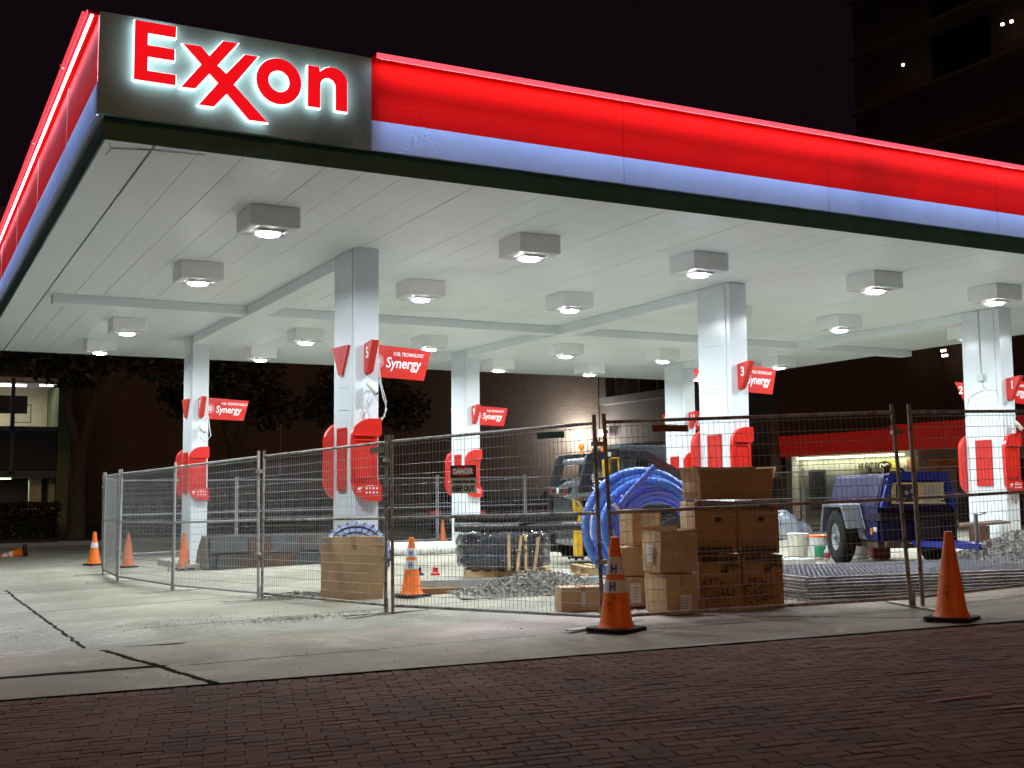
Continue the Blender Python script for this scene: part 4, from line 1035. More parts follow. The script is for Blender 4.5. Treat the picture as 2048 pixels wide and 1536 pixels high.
B = MB(); B.box(.95, 1.4, y0+.25, y1-.25, .9, 1.6); B.bevel(.06, 2); B.build('seat', M_blackpl, sk)
for y_ in (.15, W_-.30):
    B = MB(); B.lathe([(.02, -.06), (.02, .03), (.05, .035), (.055, .07), (.05, .11), (.03, .13)], 14, Matrix.Translation((.50, y_, 1.90))); B.build('beacon', mat('amber lens', (.85, .22, .02), .3, emit=(1, .3, .02), es=.12), sk, True)
for (x_, y_) in ((.50, -.10), (1.65, -.10), (.50, W_+.10), (1.65, W_+.10)):
    M = Matrix.Translation((x_, y_, .40)) @ Matrix.Rotation(pi/2, 4, 'X')
    B = MB(); B.lathe([(.18, -.13), (.34, -.13), (.385, -.09), (.39, 0), (.385, .09), (.34, .13), (.18, .13), (.18, -.13)], 28, M, False)
    for i in range(20): B.box(.375, .41, -.12, .12, -.025, .025, Matrix.Translation((x_, y_, .40)) @ Matrix.Rotation(i*2*pi/20, 4, 'Y') @ Matrix.Rotation(.3, 4, 'X'))
    wh = B.build('wheel', M_black, sk, True)
    B = MB(); B.lathe([(.02, -.135), (.18, -.135), (.2, -.1), (.2, .1), (.02, .1)], 20, M); B.build('rim', M_cblack, wh, True)
B = MB(); B.prism([(-.24, 1.10), (.30, 1.12), (.9, 1.12), (.9, 1.16), (.25, 1.18), (-.10, 1.15)], -.20, -.005, 'y'); B.bevel(.008, 1); B.build('fender', mat('grey glossy machine plastic', (.14, .155, .17)), sk)
B = MB(); B.tube([(-.20, -.12, 1.11), (-.02, -.13, 1.03), (.08, -.14, .90), (.12, -.14, .72)], .018, 8); B.build('hand_rail', M_steel, sk, True)
text('326', .19, M_white_ink, 'numerals', sk, (.22, -.136, 1.235), (1, 0, 0), (0, 0, 1), .004, 0, .002)
B = MB(); B.box(.13, .22, -.245, -.240, .42, .84); B.box(.12, .34, -.26, -.255, .90, 1.0); B.box(.48, .56, -.146, -.141, 1.76, 1.83); B.box(.22, .30, -.146, -.141, 1.385, 1.41); B.build('warning_label', M_label, sk)
B = MB(); B.prism([(2.5, .1), (3.1, .05), (3.2, .5), (2.55, .62)], -.15, W_+.15, 'y'); B.build('bucket', M_rust, sk)

# ---------------------------------------------------------------- air compressor trailer
CB = Vector((11.90, 11.30)); az = rad(24)   # rear-axle direction away from the camera
cp_ = empty('towed_compressor', (CB.x, CB.y, gz(*CB)), -az, 'dark blue towed air compressor on two wheels with an opened yellow edged control window', 'compressor')
# local: x to the right across the machine, y away from camera along its length; near end at y=0; width -.5...5
M_navy = mat('dark blue machine paint', (.011, .010, .062), .42, 0, .15, 4, .0, coat=0, spec=.22, dirt='#26264a', dirt_amt=.3)
M_navyt = mat('bright blue trim paint', (.022, .042, .32), .3, 0, .1, 4, .05, coat=.3)
Lc = 2.1
def ring8(y, s=1.0): return None
B = MB(); z0, z1, z2 = .34, .80, 1.235
P_ = [(-.52, z0), (.52, z0), (.50, z1), (.40, z2-.05), (.36, z2), (-.36, z2), (-.40, z2-.05), (-.50, z1)]
B.prism(P_, .10, Lc, 'y'); B.bevel(.02, 2); B.build('body', M_navy, cp_)
B = MB(); B.prism([(-.34, z2-.09), (.34, z2-.09), (.40, z2-.02), (.37, z2+.006), (-.37, z2+.006), (-.40, z2-.02)], -.02, .099, 'y'); B.bevel(.006, 1); B.build('front_hood', M_navyt, cp_)
for s_ in (-1, 1):
    B = MB(); vs = B.prism([(s_*.505, z1-.01), (s_*.44, z1-.01), (s_*.345, z2-.10), (s_*.40, z2-.05)], -.015, .099, 'y'); B.bevel(.006, 1); B.build('corner_post', M_navyt, cp_)
B = MB(); B.prism([(-.505, z1+.02), (-.409, z2-.07), (-.405, z2-.07), (-.498, z1+.02)], .22, 2.02, 'y'); B.prism([(-.527, .62), (-.507, z1-.03), (-.50, z1-.03), (-.52, .62)], .12, 2.05, 'y'); B.build('side_door', M_navy, cp_)
B = MB(); B.box(-.43, .43, .03, .098, z1-.06, z2-.09); B.build('front_plate', M_navy, cp_)
B = MB(); yo = .0
M_cream = mat('cream window trim', (.85, .82, .42), .5)
for (a, b, c_, d_) in ((-.36, .36, .835, .86), (-.36, .36, 1.09, 1.115), (-.36, -.30, .86, 1.09), (.0, .07, .86, 1.09), (.30, .34, .88, 1.09)): B.box(a, b, .012, .029, c_, d_)
B.build('window_frame', M_cream, cp_)
B = MB(); B.box(-.30, .0, .02, .0295, .86, 1.09); B.build('control_panel', mat('dark instrument panel', (.05, .06, .07), .3), cp_)
B = MB()
for (x_, z, r_) in ((-.25, 1.04, .022), (-.24, .93, .02), (-.16, .98, .03), (-.08, 1.0, .03), (-.07, .92, .018), (-.19, .9, .012)):
    B.prism([(x_+r_*cos(a), z+r_*sin(a)) for a in [i*pi/6 for i in range(12)]], .006, .0195, 'y')
B.build('gauge', mat('gauge faces', (.35, .38, .4), .3), cp_)
B = MB(); B.box(.07, .30, .018, .0285, .86, 1.09); B.build('paper_sheet', mat('pale document sheet', (.55, .60, .50), .5), cp_)
B = MB()
for i in range(4): B.box(-.53, .53, -.02, .099, .70-i*.028, .715-i*.028)
for i in range(4): B.box(-.53, -.505, .1, .50, .70-i*.028, .715-i*.028)
B.build('louvre', M_blackpl, cp_)
B = MB(); B.box(-.50, .50, .03, .098, z0, z1-.20); B.build('lower_front', M_navy, cp_)
B = MB(); B.box(.0, .24, -.05, .028, .38, .62); B.bevel(.01, 1); B.build('battery_box', M_blackpl, cp_)
B = MB(); B.box(-.48, .52, -.06, .02, .27, .345); B.box(-.5, .5, .2, 2.0, .25, .335); B.bevel(.008, 1); B.build('chassis', mat('brown frame underside', (.08, .05, .035), .6, .2, .3, 6, .2), cp_)
B = MB()
B.prism([(.36, -.06), (.52, -.06), (.34, -1.15), (.26, -1.15)], .29, .36, 'z'); B.prism([(-.15, -.06), (.05, -.06), (.30, -1.15), (.24, -1.15)], .288, .358, 'z')
B.build('drawbar', M_navyt, cp_)
B = MB(); B.tube([(.29, -1.0, .0), (.29, -1.0, .72)], .024, 10); B.tube([(.29, -1.0, .70), (.42, -1.0, .73)], .010, 6); B.tube([(.29, -1.0, .02), (.29, -1.0, .06)], .06, 12); B.tube([(.29, -1.18, .33), (.29, -1.32, .36)], .035, 10)
B.tube([(.27, -1.1, .3), (.24, -1.1, .12), (.29, -1.12, .04), (.33, -1.1, .15), (.31, -1.1, .3)], .008, 6)
B.build('jack_stand', M_steel, cp_, True)
for s_ in (-1, 1):
    xw = s_*.66
    B = MB(); M = Matrix.Translation((xw, 1.15, .375)) @ Matrix.Rotation(pi/2, 4, 'Y')
    B.lathe([(.19, -.09), (.23, -.10), (.33, -.10), (.362, -.075), (.368, 0), (.362, .075), (.33, .10), (.23, .10), (.19, .09), (.19, -.09)], 40, M, False)
    for i in range(40):
        for q in (-.05, 0, .05): B.box(.355, .376, q-.018, q+.018, -.018, .018, Matrix.Translation((xw, 1.15, .375)) @ Matrix.Rotation(i*2*pi/40+q*2, 4, 'X') @ Matrix.Rotation(-pi/2, 4, 'Y') @ Matrix.Rotation(pi/2, 4, 'X'))
    wh = B.build('wheel', M_black, cp_, True)
    B = MB(); B.lathe([(.02, -.05*s_*-1), (.06, .06*s_), (.12, .03*s_), (.16, .055*s_), (.20, .085*s_), (.205, -.08*s_)], 24, M, False)
    for i in range(6): B.box(.09, .13, -.02, .02, .03*s_-.01, .055*s_+.005, M @ Matrix.Rotation(i*pi/3, 4, 'Z'))
    B.lathe([(.045, .0), (.045, .09*s_), (.03, .11*s_)], 14, M); B.build('rim', mat('dark grey wheel rim', (.22, .24, .26), .4, .3), wh, True)
    B = MB(); yc = 1.15
    pr = [(yc-.60, .50), (yc-.54, .50), (yc-.34, .785), (yc+.36, .785), (yc+.50, .42), (yc+.56, .42), (yc+.42, .83), (yc-.40, .83)]
    B.prism(pr, s_*.53, s_*.78, 'x'); B.prism([(yc-.60, .36), (yc-.30, .80), (yc-.20, .80), (yc-.40, .36)], s_*.523, s_*.55, 'x'); B.bevel(.01, 1); B.build('fender', mat('grey plastic fender', (.12, .135, .155), .5, 0, .1, 5, .1), cp_)
B = MB(); B.prism([(-.525+.0, .42)]*0 or [(.30, .43), (.345, .43), (.355, .47), (.345, .51), (.30, .51), (.29, .47)], -.535, -.522, 'x'); B.build('side_marker', mat('amber marker lens', (.85, .28, .02), .3, emit=(1, .35, .03), es=.15), cp_)
B = MB(); B.box(-.528, -.521, .13, .26, .47, .53); B.box(-.502, -.495, 1.0, 1.06, .86, .90); B.box(-.525, -.515, 1.05, 1.12, .70, .745); B.build('decal', M_label, cp_)
B = MB(); B.tube([(-.2, 1.2, z2), (-.2, 1.2, z2+.10)], .03, 10); B.box(-.3, -.22, .4, .5, z2, z2+.10); B.tube([(-.12, .45, z2+.02), (-.02, .5, z2+.07), (.03, .52, z2)], .02, 8); B.build('exhaust', M_rust, cp_)

# ---------------------------------------------------------------- fence panels lying in a stack
def flat_panel(loc, rz, z, label, idx):
    t = empty('stacked_mesh_fence', (loc[0], loc[1], z), rz, label, 'fence panel', 'mesh panels lying in a flat stack')
    Lp, Wp = 3.3, 1.85
    B = MB()
    for p_, q_ in (((-.05, 0), (Lp, 0)), ((0, Wp), (Lp, Wp)), ((0, 0), (0, Wp)), ((Lp, 0), (Lp, Wp)), ((0, Wp*.5), (Lp, Wp*.5))):
        B.tube([(*p_, .0), (*q_, .0)], .0125, 8)
    B.build('frame', M_galvn, t, True)
    B = MB()
    for i in range(1, 60): B.tube([(Lp*i/60, 0, .012), (Lp*i/60, Wp, .012)], .0025, 4, False)
    for i in range(1, 20): B.tube([(0, Wp*i/20, .016), (Lp, Wp*i/20, .016)], .0025, 4, False)
    B.build('wire_mesh', M_wire, t); return t
first = None; base = (8.10, 9.12); zr = -.16
ords = ['lowest', 'second lowest', 'third lowest', 'fourth from the ground', 'third from the top', 'second from the top', 'topmost']
for i in range(7):
    z = gz(8.6, 9.3)+.025+i*.034
    loc = (base[0]+random.uniform(-.04, .05), base[1]+random.uniform(-.01, .05)); rz_ = zr+random.uniform(-.008, .008)
    lab = f'rusty mesh panel lying flat, {ords[i]} in the stack behind the right fence'
    if first is None: first = flat_panel(loc, rz_, z, lab, i); t = first
    else: t = copy_tree(first, None, (loc[0], loc[1], z), rz_)
    t['label'] = lab

# ---------------------------------------------------------------- buckets, can, bottle, tarp, platform
def pail(loc, label, r_=.15, h=.37, m=None, lid=None, patch=None):
    t = empty('plastic_pail', (loc[0], loc[1], gz(*loc)+.01), 0, label, 'bucket', 'plastic pails by the compressor')
    m = m or mat('white pail plastic', (.70, .70, .66), .4, 0, .05, 6, .05, dirt='#8a8470', dirt_amt=.3)
    B = MB(); B.lathe([(r_*.86, 0), (r_*.98, h*.86), (r_*1.03, h*.87), (r_*1.03, h*.95), (r_, h)], 24); B.build('body', m, t, True)
    B = MB(); B.lathe([(r_*1.05, h*.93), (r_*1.06, h*1.02), (r_*.98, h*1.04), (.01, h*1.03)], 24); B.build('lid', lid or m, t, True)
    if patch:
        B = MB(); n_ = 8; a0 = face
        for i in range(n_):
            a, b = a0-.75+i*1.3/n_, a0-.75+(i+1)*1.3/n_; rr = r_*.96
            B.bm.faces.new([B.bm.verts.new((rr*1.02*cos(q), rr*1.02*sin(q), z)) for q, z in ((a, h*.15), (b, h*.15), (b, h*.58), (a, h*.58))])
        B.build('label_patch', patch, t)
    return t
M_wp = mat('cream pail plastic', (.66, .63, .52), .45, 0, .06, 6, .05)
pail((12.19, 14.0), 'cream pail with lid nearest the carton stack', .16, .38, M_wp)
pail((12.38, 13.75), 'white pail with orange rim and green label', .155, .35, None, mat('orange lid plastic', (.8, .16, .03), .4), mat('green label', (.02, .30, .12), .5))
pail((12.84, 13.35), 'white pail half hidden behind the compressor wheel', .145, .34, None, mat('red lid plastic', (.5, .04, .03), .4))
jc = empty('fuel_can', (12.81, 12.95, gz(12.8, 12.9)+.01), -.5, 'red plastic fuel can under the compressor', 'fuel can')
B = MB(); B.box(-.14, .14, -.10, .10, 0, .24); B.bevel(.04, 3); B.build('body', mat('red fuel can plastic', (.42, .012, .02), .3, 0, .1, 5, .05, coat=.3), jc, True)
B = MB(); B.tube([(-.08, 0, .23), (-.07, 0, .30), (.05, 0, .30), (.08, 0, .23)], .016, 8); B.tube([(.10, 0, .23), (.115, 0, .28)], .028, 10); B.build('handle', M_redd, jc, True)
bo = empty('small_bottle', (12.31, 13.51, gz(12.3, 13.5)+.01), 0, 'small clear bottle with red and blue label on the ground by the pail', 'bottle')
B = MB(); B.lathe([(.04, 0), (.045, .01), (.045, .13), (.02, .16), (.018, .19), (.02, .20), (.005, .205)], 14); B.build('body', mat('milky bottle plastic', (.6, .6, .62), .3), bo, True)
B = MB(); B.lathe([(.0462, .03), (.0462, .11)], 14, None, False); B.build('label_band', mat('red and blue label', (.5, .06, .12), .5, 0, .5, 30), bo)
pf = empty('white_tray', (11.20, 13.6, gz(11.3, 13.5)+.01), -.30, 'low white slab platform beside the carton stack', 'slab')
B = MB(); B.box(-.4, .65, -.3, .25, 0, .09); B.bevel(.01, 1); B.build('slab_body', mat('white foam slab', (.7, .72, .72), .5), pf)
B = MB(); B.lathe([(.04, .09), (.045, .13), (.03, .15)], 12, Matrix.Translation((.15, -.1, 0))); B.tube([(.3, 0, .095), (.42, -.1, .11), (.55, -.12, .1)], .008, 5); B.build('fitting', M_blackpl, pf)
tp = MB(); g_ = 26; V = {}
for i in range(g_+1):
    for j in range(g_+1):
        x_, y_ = (i/g_*2-1)*.85, (j/g_*2-1)*.6; q = (x_/.85)**2+(y_/.6)**2
        V[i, j] = tp.bm.verts.new((x_, y_, max(0, .62*max(0, 1-q)**.6+.14*nz.noise(Vector((x_*3, y_*3, 0)))+.05*nz.noise(Vector((x_*9, y_*9, 3))))))
for i in range(g_):
    for j in range(g_): tp.bm.faces.new((V[i, j], V[i+1, j], V[i+1, j+1], V[i, j+1]))
o = tp.build('tarp_heap', mat('grey plastic sheeting', (.17, .19, .22), .35, 0, .1, 5, .1), None, True); o.location = (18.2, 21.6, gz(18, 21)+.0); o.rotation_euler = (0, 0, -.5); tag(o, 'crumpled grey plastic sheeting heaped near the back fence', 'tarp')
# plank on the right column's excavated foot
o = MB(); o.box(-.5, .45, -.15, .15, 0, .03); o = o.build('plywood_scrap', mat('dark stained plywood', (.12, .07, .045), .7)); o.location = (16.75, 14.5, gz(17, 14.4)+.30); o.rotation_euler = (.1, -.06, -.3); tag(o, 'dark plywood scrap leaning at the right column foot', 'board')
B = MB(); B.box(-.12, .12, -.12, .12, 0, .30); o = B.build('rusty_footing', M_rust); o.location = (16.5, 14.35, gz(16.5, 14.35)); tag(o, 'rusty steel footing block left of the right column foot', 'footing')

# ---------------------------------------------------------------- background buildings
def brickmat(name, c1, c2, mo, axis='y', sc=1.0, bw=.21, bh=.075):
    m = bpy.data.materials.new(name); m.use_nodes = True; k = N(m); P = k.pos()
    sep = k.n('ShaderNodeSeparateXYZ'); k.l(P, sep.inputs[0]); cb = k.n('ShaderNodeCombineXYZ')
    k.l(sep.outputs[0 if axis == 'y' else 1], cb.inputs[0]); k.l(sep.outputs[2], cb.inputs[1])
    b = k.n('ShaderNodeTexBrick'); k.l(cb.outputs[0], b.inputs['Vector']); b.inputs['Scale'].default_value = 1
    b.inputs['Brick Width'].default_value = bw*sc; b.inputs['Row Height'].default_value = bh*sc; b.inputs['Mortar Size'].default_value = .010*sc
    b.inputs['Color1'].default_value = (*c1, 1); b.inputs['Color2'].default_value = (*c2, 1); b.inputs['Mortar'].default_value = (*mo, 1)
    c_ = k.mix(k.ramp(k.noise(.5, 5, .6, P), .35, .7, 0, .5), b.outputs[0], tuple(a*.55 for a in c1))
    k.l(c_, k.b.inputs['Base Color']); k.b.inputs['Roughness'].default_value = .85
    k.bump(k.math('SUBTRACT', 1, b.outputs[1]), .5, .01); return m
M_bk = brickmat('tan brick wall', (.135, .105, .085), (.105, .078, .062), (.065, .055, .048), 'y', 1.35)
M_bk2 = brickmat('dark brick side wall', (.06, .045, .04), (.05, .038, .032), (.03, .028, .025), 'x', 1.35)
zg2 = -1.6
bb = empty('brick_building', (20, 57, zg2), 0, 'large plain brown brick building behind the canopy with a lit wall lamp at its corner', 'building')
B = MB(); B.box(-13.4, 15.3, 0, 14, 0, 16); B.build('wall', M_bk, bb)
B = MB(); B.box(-13.5, 15.35, -.06, -.003, 0, .5); B.build('plinth', mat('dark plinth', (.09, .08, .07), .9), bb)
B = MB(); B.tube([(-3.2, -.06, 2.6), (-3.2, -.06, 5.2)], .03, 6); B.build('downpipe', mat('grey pipe paint', (.25, .26, .28), .5), bb)
# wall lamp at the corner
wl = empty('wall_lamp', (34.95, 55.75, 3.27), 0, 'lit white flood lamp on the building corner above the loader', 'lamp')
B = MB(); B.box(-.16, .10, -.12, .12, -.02, .16); B.bevel(.01, 1); B.build('housing', M_blackpl, wl)
B = MB(); B.box(-.30, -.165, -.24, .24, -.16, .16); B.bevel(.03, 2); B.build('lens', mat('lit lamp lens', (.9, .9, .95), .4, emit=(.85, .90, 1), es=38), wl)
d = bpy.data.lights.new('flood', 'POINT'); d.energy = 780; d.color = (1, .95, .86); d.shadow_soft_size = .15
o = bpy.data.objects.new('flood', d); C.objects.link(o); o.parent = wl; o.location = (-.85, .35, -.15)
# long building on the right: plane facing the forecourt
M_conc = mat('dark cast concrete', (.085, .08, .078), .85, 0, .25, 1.2, .3)
TY = (16.37-0, 15.87, 22.5, 20.6); TZ = (23.1, 23.05, 23.2, 8.3)
M_dwin = mat('dark window glass', (.012, .012, .016), .08, 0, .1, 3, 0)
mbld = empty('concrete_building', (35.3, 41.6, zg2), 0, 'dark concrete framed building between the brick wall and the shop, unlit windows', 'building')
B = MB(); B.box(.0, 12, 0, 15.3, 0, 14); B.build('wall', M_bk2, mbld)
B = MB(); B.box(-.45, -.003, 1.5, 14.6, 6.45, 6.85); B.box(-.3, -.003, 0.0, 15.2, 9.6, 9.9); B.build('ledge', M_conc, mbld)
B = MB(); B.box(-1.1, -.003, 8.2, 14.4, 3.75, 4.15); B.build('entrance_canopy', mat('pale concrete canopy', (.28, .28, .28), .8), mbld)
B = MB(); B.box(-.5, -.003, 0.0, 2.0, 2.2, 4.9); B.box(-.52, -.003, 2.01, 2.4, 0, 4.9); B.build('pier', mat('dark brown pier', (.10, .085, .075), .85), mbld)
for (y0, y1) in ((12.5, 13.4), (11.2, 12.2), (8.4, 9.4), (4.6, 6.4), (2.4, 3.8)):
    B = MB(); B.box(-.05, -.003, y0, y1, 6.95, 8.6); w = B.build('window', M_dwin, mbld)
    B = MB(); B.box(-.09, -.052, y0-.08, y0, 6.9, 8.65); B.box(-.09, -.052, y1, y1+.08, 6.9, 8.65); B.box(-.09, -.052, y0, y1, 8.6, 8.68); B.build('frame', mat('grey window frame', (.2, .2, .21), .6), w)
B = MB(); B.box(-.05, -.003, 8.4, 11.0, .1, 3.0); B.build('door', M_dwin, mbld)
B = MB(); B.tube([(-1.4, 7.2, 0), (-1.4, 7.2, 2.9)], .05, 8); B.box(-1.45, -1.38, 7.0, 7.45, 2.5, 3.05); o = B.build('street_sign', mat('dull yellow sign', (.30, .22, .05), .6)); o.location = (35.3, 41.6, zg2); tag(o, 'dull yellow sign on a pole behind the hose coil', 'sign')
# shop with red fascia
sh = empty('shop', (35.3, 41.55, zg2), 0, 'low station shop with a long red fascia, lit strip under it and yellow banners', 'shop')
M_redshop = mat('shop red fascia', (.80, .03, .02), .5, 0, .08, 1, .0, emit=(1, .03, .02), es=.10)  # faint emission added to brighten the dim red fascia
M_shopw = mat('cream shop wall', (.42, .42, .33), .7, 0, .1, 1.2, .1)
# local y runs negative towards the right edge of the picture
B = MB(); B.box(.9, 9, -22, -.05, 0, 3.4); B.build('wall', M_shopw, sh)
B = MB(); B.box(-.05, .0, -6.95, -.02, 3.10, 4.02); B.box(.0, 1.0, -6.95, -.02, 3.92, 4.02); B.build('fascia', M_redshop, sh)
B = MB(); B.box(-.35, -.30, -22, -6.97, 3.12, 4.16); B.box(-.3, .9, -22, -6.97, 4.06, 4.16); B.box(-.3, -.06, -7.02, -6.97, 3.12, 4.06); B.build('fascia', M_redshop, sh)
B = MB(); B.box(.01, .9, -22, -.03, 3.24, 3.30); B.build('soffit', M_shopw, sh)
B = MB(); B.box(.5, .58, -6.8, -.4, 2.97, 3.05); B.build('light_strip', mat('lit warm strip', (.9, .9, .8), .5, emit=(.95, 1, .72), es=4), sh)
area('strip_glow', (.66, -3.6, 2.94), .1, 6.5, 46, (.95, 1, .78), (0, 0, 0), sh)
B = MB(); B.box(-.12, .08, -8.5, -8.2, 0, 3.1); B.build('post', mat('pale shop post', (.5, .48, .46), .6), sh)
B = MB(); B.box(.2, .6, -.5, -.1, 0, 3.2); B.build('post', mat('pale shop post', (.5, .48, .46), .6), sh)
B = MB(); B.box(.84, .897, -3.3, -2.0, .05, 2.2); B.build('door', mat('pinkish grey door', (.30, .28, .31), .5), sh)
B = MB(); B.box(.80, .897, -1.9, -.9, .7, 2.5); B.build('window', mat('dark shop glass', (.04, .045, .05), .15), sh)
B = MB(); B.box(.83, .897, -13.5, -9.2, .2, 2.7); B.build('window', mat('dim shop glass', (.03, .028, .03), .15), sh)
B = MB()
for i in range(40): B.box(.82, .897, -4.2-i*.0, -4.15, 0, 0) if False else None
for i in range(5): B.box(.70, .80, -3.9-i*.28, -3.72-i*.28, .0, 1.55)
B.build('grille_bars', mat('grey stacked racks', (.15, .15, .15), .6), sh)
for (y0, y1, lb, bd) in ((-6.15, -3.9, 'banner', 'WE FEATURE'), (-9.6, -6.7, 'banner', '')):
    B = MB(); B.box(.80, .83, y0, y1, 2.36, 2.82); bn = B.build('banner', mat('yellow banner', (.62, .52, .06), .6, 0, .1, 3, 0) if bd else mat('red orange banner', (.6, .22, .05), .6, 0, .4, 1.2, 0), sh)
    if bd:
        B = MB(); B.box(.793, .799, y1-1.25, y1-.02, 2.38, 2.80); B.build('banner_field', mat('pale banner field', (.55, .54, .36), .6), bn)
        text(bd, .38, M_ink, 'lettering', bn, (.785, y1-.08, 2.45), (0, -1, 0), (0, 0, 1), .012, .15, .002, width=1.25)
        B = MB(); B.prism([(y0+.65+.38*cos(a), 2.59+.2*sin(a)) for a in [i*pi/10 for i in range(20)]], .790, .799, 'x'); B.build('banner_badge', M_ink, bn)
        text('DC', .24, mat('banner white', (.7, .7, .65), .5), 'lettering', bn, (.782, y0+.92, 2.50), (0, -1, 0), (0, 0, 1), .012, 0, .002, width=.5)
B = MB()
for i in range(9): B.box(.3, .62, -11.6, -10.9, .3+i*.25, .48+i*.25)
B.build('goods_rack', mat('mixed goods', (.6, .45, .2), .5, 0, .6, 9, 0, emit=(.9, .7, .4), es=.25), sh)
# apartment tower, top right
tw = empty('apartment_tower', (45, 20, zg2), 0, 'barely visible dark apartment tower rising behind the shop with a few lit lamps', 'building')
B = MB(); B.box(.9, 22, -22, 27, 0, 46); B.build('wall', mat('dark tower cladding', (.12, .075, .065), .9, 0, .2, .5, .1), tw)
for fl in range(3, 13):
    B = MB(); B.box(.0, .897, -20, 26.5, 3.1+fl*3.1, 3.25+fl*3.1); B.build('balcony_slab', mat('tower balcony edge', (.15, .10, .09), .9), tw)
for fl in range(6, 10):
    for q in range(5):
        B = MB(); B.box(.85, .897, -14+q*8, -10.5+q*8, 3.4+fl*3.1, 5.8+fl*3.1); B.build('window', M_dwin, tw)
M_bulb = mat('lit balcony bulb', (1, .9, .7), .4, emit=(1, .85, .6), es=5)
for (y_, z, w_) in ((TY[0], TZ[0], .12), (TY[1], TZ[1], .12), (TY[2], TZ[2], .10), (TY[3], TZ[3], .25), (TY[3]-.1, TZ[3]-.25, .3)):
    B = MB(); B.box(-.14, -.04, y_, y_+w_, z-.05, z+.06); B.build('balcony_lamp', M_bulb, tw)

# left office building
ob = empty('office_building', (0, 45, zg2), 0, 'modern office block at far left with a lit upper room behind tall glass', 'building')
M_obd = mat('dark office cladding', (.035, .034, .036), .5, 0, .2, 1, .1)
B = MB(); B.box(-16, 5.20, .3, 12, 5.85, 12); B.box(-16, 5.20, 8, 12, 0, 5.84); B.build('wall', M_obd, ob)
B = MB(); B.box(5.10, 5.55, -.05, 8, 0, 7.2); B.build('end_pier', mat('green tinted pier', (.12, .17, .09), .7, 0, .2, 2, .2), ob)
B = MB(); B.box(-16, 5.09, .05, 7.9, 3.95, 4.10); B.box(-16, 5.09, .05, 7.9, 2.30, 2.50); B.box(-16, 5.09, .0, .3, 5.74, 5.84); B.build('floor_slab', mat('pale slab', (.5, .48, .42), .7), ob)
B = MB()
for x_ in (-12, -9.5, -7, -4.5, -2.0, .95, 3.52): B.box(x_, x_+.14, -.06, .04, 2.4, 5.8)
B.box(-16, 5.1, -.06, .04, 3.96, 4.09); B.box(-16, 5.1, -.06, .04, 2.30, 2.49); B.build('mullion', mat('blue grey mullion', (.06, .07, .09), .4), ob)
B = MB(); B.box(-16, 5.09, .045, .06, 2.5, 3.95); B.build('dark_glazing', mat('matt dark glazing', (.01, .01, .013), .5), ob)
B = MB(); B.box(-16, 5.09, 3.4, 3.5, 4.11, 5.73); B.build('room_wall', mat('cream room wall', (.62, .58, .45), .7), ob)
B = MB(); B.box(-16, 5.09, .32, 3.4, 5.68, 5.73); B.build('room_ceiling', mat('grey room ceiling', (.35, .37, .42), .7), ob)
B = MB(); B.box(2.35, 4.1, 1.0, 1.12, 5.60, 5.66); B.box(4.55, 5.0, .8, .92, 5.62, 5.67); B.build('ceiling_strip', mat('lit office strip', (1, .98, .9), .4, emit=(1, .95, .8), es=6), ob)
area('room_glow', (1.5, 1.6, 5.55), 6, .5, 75, (1, .95, .78), (0, 0, 0), ob)
B = MB(); B.box(3.05, 4.15, .9, .95, 4.60, 5.25); B.box(1.6, 2.6, .9, .95, 4.60, 5.22); B.build('hanging_screen', M_blackpl, ob)
B = MB()
for x_ in (3.7, 2.1):
    for (a, b, c_, d_) in ((0, .65, 4.96, 5.0), (0, .65, 4.30, 4.34), (0, .04, 4.34, 4.96), (.61, .65, 4.34, 4.96)): B.box(x_+a, x_+b, 1.5, 1.55, c_, d_)
B.build('picture_frame', mat('grey frame', (.2, .22, .22), .5), ob)
B = MB(); B.box(-16, 5.09, 3.0, 3.1, 0, 2.28); B.build('porch_wall', mat('dark red porch wall', (.05, .022, .018), .8), ob)
for x_, w_ in ((4.25, .40), (4.95, .14), (1.2, .4), (-2, .4)):
    B = MB(); B.box(x_, x_+w_, .4, .8, 0, 2.28); B.build('porch_column', mat('pale porch column', (.55, .58, .46), .7), ob)
B = MB(); B.box(3.3, 3.7, 1.2, 1.3, 2.24, 2.29); B.box(2.6, 3.0, .9, 1.0, 2.24, 2.29); B.build('porch_light', mat('lit green white downlight', (.8, 1, .8), .4, emit=(.7, 1, .6), es=3), ob)
area('porch_glow', (2.8, 1.0, 2.2), 3, .6, 26, (.85, 1, .75), (0, 0, 0), ob)

# ---------------------------------------------------------------- trees, hedges
def leaf_mat(name, c):
    m = bpy.data.materials.new(name); m.use_nodes = True; k = N(m)
    rp = k.n('ShaderNodeNewGeometry').outputs['Random Per Island']
    k.l(k.mix(rp, tuple(a*.5 for a in c), tuple(a*1.4 for a in c)), k.b.inputs['Base Color']); k.b.inputs['Roughness'].default_value = .6; return m
M_leaf = leaf_mat('dark tree leaves', (.03, .034, .02)); M_bark = mat('grey brown bark', (.06, .048, .038), .9, 0, .3, 8, .6, .03)
def leaves(B, cen, R3, n_, s_):
    for _ in range(n_):
        a = random.uniform(0, 2*pi); c_ = random.uniform(-1, 1); rr = random.random()**.45; q = math.sqrt(1-c_*c_)
        p = Vector((cen[0]+R3[0]*rr*q*cos(a), cen[1]+R3[1]*rr*q*sin(a), cen[2]+R3[2]*rr*c_))
        d1 = Vector((random.gauss(0, 1), random.gauss(0, 1), random.gauss(0, .6))).normalized()*s_*random.uniform(.6, 1.3); d2 = d1.cross(Vector((random.gauss(0, 1), random.gauss(0, 1), random.gauss(0, 1)))).normalized()*s_*.5
        B.bm.faces.new([B.bm.verts.new(x_) for x_ in (p-d1, p+d2, p+d1, p-d2)])
